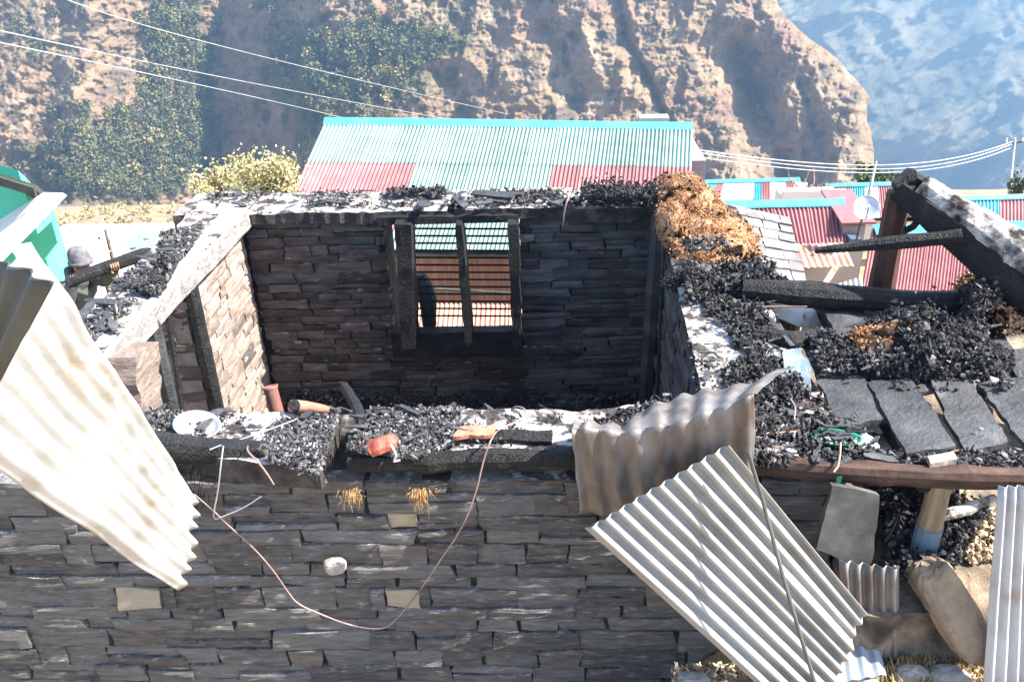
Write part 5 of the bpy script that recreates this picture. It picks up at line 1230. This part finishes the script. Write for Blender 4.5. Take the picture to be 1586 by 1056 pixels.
for r, z in prof:
    for j in range(20): V.append(c0+ax*z+e1*r*cos(j*pi/10)+e2*r*.9*sin(j*pi/10))
for k in range(len(prof)-1):
    for j in range(20): Fq.append([k*20+j, (k+1)*20+j, (k+1)*20+(j+1) % 20, k*20+(j+1) % 20])
obj('body', np.array(V), Fq, M_['terracotta'], t, smooth=True)
mo = at(455, 627, Z=.1)
obj('mouth', *log([mo, mo+[.006, .02, -.03]], [.03, .028], 14, .05), M_['char'], t)
# scorched bundle in the window corner
a, b = at(652, 430, Y=BY+.16), at(668, 500, Y=BY+.16)
tag(obj('scorched_bundle', *log([b+[-.02, 0, -.02], (a+b)/2+[.02, 0, 0], a+[.01, 0, 0], a+[.0, 0, .035]], [.07, .085, .08, .04], 12, .1, 6, seed=2), M_['char_board']), 'rounded scorched bundle standing in the left corner of the barred window', 'bundle')
# charred stick in the room
a, b = at(535, 602, Z=-1.3), at(560, 640, Z=-1.5)
# cables
def cable(px, r, m, label):
    P = np.array([at(u, v, **k) for u, v, k in px]); 
    # smooth it
    for _ in range(3):
        Q = [P[0]]
        for i in range(len(P)-1): Q += [P[i]*.75+P[i+1]*.25, P[i]*.25+P[i+1]*.75]
        P = np.array(Q+[P[-1]])
    return tag(obj('cable', *log(P, r, 6, 0, step=.015), M_[m]), label, 'cable')
W = dict(Y=3.15)
cable([(792, 634, dict(Z=.05)), (800, 628, dict(Z=.09)), (816, 634, dict(Z=.1)), (812, 648, dict(Z=.07)), (772, 664, dict(Z=.1)), (760, 680, dict(Y=3.2)), (748, 715, dict(Y=3.19)), (737, 765, W), (715, 820, W), (680, 870, W), (650, 915, W), (622, 950, W), (600, 972, W), (575, 974, W), (535, 966, W), (495, 950, W), (460, 935, W), (445, 915, W), (425, 885, W), (395, 850, W), (350, 810, W), (325, 785, W), (300, 765, W)], .0042, 'cable', 'long pinkish cable looping down the front wall from its top')
cable([(346, 690, dict(Y=3.19)), (342, 720, W), (338, 760, W), (328, 806, W), (345, 800, W), (380, 785, W), (405, 768, W)], .0035, 'wire', 'thin pale wire bent into a V on the left of the front wall')
cable([(325, 696, dict(Y=3.2)), (345, 688, dict(Z=.06)), (375, 680, dict(Z=.07)), (420, 664, dict(Z=.08)), (470, 645, dict(Z=.07))], .003, 'wire', 'pale wire lying across the ash of the left front wall')
cable([(384, 690, dict(Z=.06)), (382, 698, dict(Y=3.19)), (400, 715, W), (415, 735, W), (424, 750, W)], .0045, 'cable', 'frayed cable end hanging from the left charred beam')
cable([(872, 348, dict(Y=6.88)), (874, 325, dict(Y=6.86)), (880, 305, dict(Y=6.9)), (893, 297, dict(Y=7.1))], .008, 'cable', 'pale bent cable hooked over the top of the back wall')
cable([(1180, 475, dict(Z=.08)), (1250, 475, dict(Z=.1))], .006, 'cable', 'thin straight stick lying below the long log')
# bluish things outside the door
c = at(236, 560, X=-3.5)
tag(obj('plastic_sheet', *slab(at(212, 535, X=-3.6), at(250, 520, X=-3.9), at(255, 600, X=-3.9), at(222, 610, X=-3.6), .02, 8, 10, .05, .03, seed=3), M_['blue_plastic']), 'crumpled blue plastic outside the door opening', 'plastic sheet')

# ------------------------------------------------------------------ the man behind the left wall, and the log he lifts
def skin(name, verts, edges, radii, m, parent, root=0, sub=2, smooth=True):
    me = bpy.data.meshes.new(name); b = BASE[parent.name]
    me.from_pydata([tuple(np.asarray(v)-b) for v in verts], edges, []); o = bpy.data.objects.new(name, me); COL.objects.link(o)
    o.parent = parent
    o.modifiers.new('skin', 'SKIN')
    ly = me.skin_vertices[0] if len(me.skin_vertices) else None
    if ly is None:
        bpy.context.view_layer.objects.active = o
        ly = me.skin_vertices[0]
    for k, r in enumerate(radii):
        ly.data[k].radius = r if isinstance(r, tuple) else (r, r); ly.data[k].use_root = (k == root)
    s = o.modifiers.new('sub', 'SUBSURF'); s.levels = s.render_levels = sub
    bpy.context.view_layer.update()
    dg = bpy.context.evaluated_depsgraph_get(); nm = bpy.data.meshes.new_from_object(o.evaluated_get(dg))
    o.modifiers.clear(); o.data = nm; nm.materials.clear(); nm.materials.append(m); nm.polygons.foreach_set('use_smooth', [True]*len(nm.polygons)); nm.name = name
    BASE[o.name] = b
    return o
M_['skin'] = mat('skin', [(.3, .16, .1), (.36, .2, .13), (.4, .24, .16)], 12, rough=.6)
M_['jacket'] = mat('dark_green_jacket', [(.05, .065, .06), (.075, .09, .085), (.1, .115, .11)], 8, rough=.6, spec=.35, bump=.15, bscale=18, bdist=.01)
M_['knit'] = mat('grey_knit', [(.08, .075, .09), (.14, .135, .15), (.2, .19, .21)], 18, rough=.9, bump=.5, bscale=60, bdist=.004)
M_['trousers'] = mat('dark_trousers', [(.03, .03, .035), (.05, .05, .055), (.07, .07, .075)], 8, rough=.8)
hc = at(126, 408, d=8.7)                       # head centre
gzm = float(gz(hc[0], hc[1]))-.0
man = thing('person', (hc[0]-.2, hc[1]+.05, float(hc[2])-1.6), 'person in grey knit cap and dark quilted jacket lifting a charred log', 'person')
fx = unit([1, -.25, 0]); sx = np.array([-fx[1], fx[0], 0]); up = np.array([0, 0, 1.0])      # facing, his left, up
L_ = lambda f_, s_, z_: hc + fx*f_ + sx*s_ + up*z_
H = {'pel': L_(-.34, 0, -.78), 'sp': L_(-.27, 0, -.52), 'ch': L_(-.16, 0, -.30), 'nk': L_(-.06, 0, -.155), 'hd': L_(.0, 0, -.02), 'cr': L_(.01, 0, .08)}
shR, shL = L_(-.13, -.17, -.22), L_(-.10, .17, -.22)
haR, haL = at(113, 433, d=8.45), at(178, 414, d=8.6)
elR = shR*.45+haR*.55+np.array([-.02, -.08, -.16]); elL = shL*.5+haL*.5+np.array([.02, .0, -.10])
hipR, hipL = L_(-.36, -.09, -.82), L_(-.36, .09, -.82)
knR, knL = L_(-.24, -.11, -1.2), L_(-.3, .11, -1.2)
g_ = float(hc[2])-1.6
anR = np.array([*(L_(-.34, -.12, 0)[:2]), g_+.07]); anL = np.array([*(L_(-.42, .12, 0)[:2]), g_+.07])
ftR, ftL = anR+fx*.16-[0, 0, .04], anL+fx*.16-[0, 0, .04]
Vb = [H['pel'], H['sp'], H['ch'], H['nk'], H['hd'], H['cr'], shR, elR, haR, shL, elL, haL, hipR, knR, anR, ftR, hipL, knL, anL, ftL]
Eb = [(0, 1), (1, 2), (2, 3), (3, 4), (4, 5), (2, 6), (6, 7), (7, 8), (2, 9), (9, 10), (10, 11), (0, 12), (12, 13), (13, 14), (14, 15), (0, 16), (16, 17), (17, 18), (18, 19)]
Rb = [.13, .12, .14, .055, (.082, .098), .075, .06, .045, .03, .06, .045, .03, .09, .065, .045, .04, .09, .065, .045, .04]
skin('body', Vb, Eb, Rb, M_['skin'], man)
# face: nose, eyes, ears
nz = L_(.105, 0, -.03); obj('nose', *lumps([nz], .018, np.random.RandomState(1), (1, .8, 1.1), .05), M_['skin'], man)
for s_ in (-1, 1):
    obj('eye', *lumps([L_(.088, .034*s_, .0)], .012, np.random.RandomState(2), (1, 1, .8), .03), M_['dark'], man)
    obj('ear', *lumps([L_(-.005, .088*s_, -.02)], .026, np.random.RandomState(3), (.7, .4, 1.1), .05), M_['skin'], man)
obj('mouth', *log([L_(.093, -.022, -.075), L_(.098, 0, -.077), L_(.093, .022, -.075)], .006, 6, 0), M_['clay'], man)
def hand(p, d, nm, seed):
    """palm, four curled fingers and a thumb closing on the log"""
    d = unit(d); n_ = unit(np.cross(d, up)); parts = [log([p-d*.0+n_*-.0, p+n_*.0+up*.02], [.038, .034], 8, .05)]
    vs = [p-n_*.05, p, p+up*.01]; 
    fl = [log([p-n_*.06, p], [.03, .036], 8, 0)]
    for k in range(4):
        b = p+d*(.03*(k-1.5)*.75)+up*.03; c_ = .045+.006*(k in (1, 2))
        fl.append(log([b, b+up*.02+n_*c_*.6, b+n_*c_-up*.015, b+n_*c_*.7-up*.05], [.011, .0105, .0095, .008], 6, 0, step=.01))
    fl.append(log([p-d*.035, p-d*.045+n_*.03-up*.02, p-d*.03+n_*.05-up*.04], [.013, .011, .009], 6, 0, step=.01))
    obj(nm, *merge(fl), M_['skin'], man, smooth=True)
ld = haL-haR
hand(haR, ld, 'right_hand', 1); hand(haL, ld, 'left_hand', 2)
# jacket with quilted rolls: one skinned shell, ringed
def chain(a, b, n, r0, r1, puff):
    return [(a+(b-a)*k/n, (r0+(r1-r0)*k/n)*(1+puff*(k % 2))) for k in range(n+1)]
JV = []; JE = []; JR = []
def addchain(ch, link=None):
    s = len(JV)
    for k, (p, r) in enumerate(ch):
        JV.append(p); JR.append(r)
        if k: JE.append((s+k-1, s+k))
    if link is not None: JE.append((link, s))
    return s
addchain(chain(H['pel']-[0, 0, .04], H['ch'], 8, .175, .17, .12)); top_i = 8
addchain(chain(H['ch']+(H['nk']-H['ch'])*.5, H['nk']+up*.0, 2, .12, .085, .0), top_i)
sR = addchain(chain(shR, elR, 4, .088, .078, .14), top_i); addchain(chain(elR*.8+haR*.2, haR*.9+elR*.1, 4, .072, .055, .14), sR+4)
sL = addchain(chain(shL, elL, 4, .088, .078, .14), top_i); addchain(chain(elL*.8+haL*.2, haL*.9+elL*.1, 4, .072, .055, .14), sL+4)
skin('jacket', JV, JE, JR, M_['jacket'], man, 0, 2)
# hood roll behind the neck
obj('hood', *log([L_(-.02, -.12, -.17), L_(-.12, -.10, -.10), L_(-.16, 0, -.08), L_(-.12, .10, -.10), L_(-.02, .12, -.17)], [.035, .055, .06, .055, .035], 10, .08, 8), M_['jacket'], man, smooth=True)
skin('trousers', [H['pel'], hipR, knR, anR+up*.02, hipL, knL, anL+up*.02], [(0, 1), (1, 2), (2, 3), (0, 4), (4, 5), (5, 6)], [.14, .11, .08, .065, .11, .08, .065], M_['trousers'], man)
# knitted cap with ribs
V = []; Fq = []; nr_, na = 10, 36
for k in range(nr_+1):
    ph = k/nr_*pi/2
    for j in range(na):
        th = j*2*pi/na; rib = 1+.05*(j % 2)
        r = .104*cos(ph)**.62*rib if k > 0 else .108*rib
        V.append(L_(.0, 0, .02) + fx*(r*1.08*cos(th)) + sx*(r*sin(th)) + up*(.165*sin(ph)+.012*(k == 0)*0) + fx*(-.02*sin(ph)))
for k in range(nr_):
    for j in range(na): Fq.append([k*na+j, k*na+(j+1) % na, (k+1)*na+(j+1) % na, (k+1)*na+j])
cp = obj('knit_cap', np.array(V), Fq, M_['knit'], man, smooth=True)
obj('cap_brim', *log([L_(.0, 0, .02)+fx*.112*cos(j*2*pi/24)+sx*.106*sin(j*2*pi/24) for j in range(25)], .02, 8, .04), M_['knit'], man, smooth=True)
a, b = at(104, 437, d=8.42), at(222, 394, d=8.75)
tag(obj('charred_log', *log([a, (a+b)/2, b, b+(b-a)*.12-[0, 0, .05]], [.06, .065, .068, .05], 11, .14, 6, seed=31), M_['char']), 'thick charred log lifted by the man in the knit cap', 'log')

# ------------------------------------------------------------------ haze in the valley air
hz = bpy.data.materials.new('valley_haze'); hz.use_nodes = True
N = hz.node_tree.nodes; N.remove(N['Principled BSDF'])
pv = N.new('ShaderNodeVolumePrincipled'); hz.node_tree.links.new(pv.outputs[0], N['Material Output'].inputs['Volume'])
pv.inputs['Color'].default_value = (.3, .51, .76, 1); pv.inputs['Density'].default_value = .00055; pv.inputs['Anisotropy'].default_value = .2
lo = np.array([1e9]*3); hi = -lo
bpy.context.view_layer.update()
for o in sc.objects:
    if o.type == 'MESH':
        for c in o.bound_box:
            w_ = np.array(o.matrix_world @ Vector(c)); lo = np.minimum(lo, w_); hi = np.maximum(hi, w_)
lo -= 1; hi += 1; hi[2] = max(hi[2], CAM[2]+1); lo[1] = min(lo[1], -10)
v, f = box(lo[0], hi[0], lo[1], hi[1], lo[2], hi[2])
h_ = obj('haze', v, f, hz); tag(h_, 'thin blue haze filling the valley air', 'haze', kind='stuff')
print('haze box', lo.round(0), hi.round(0), 'tris', sum(len(o.data.polygons) for o in sc.objects if o.type == 'MESH'))
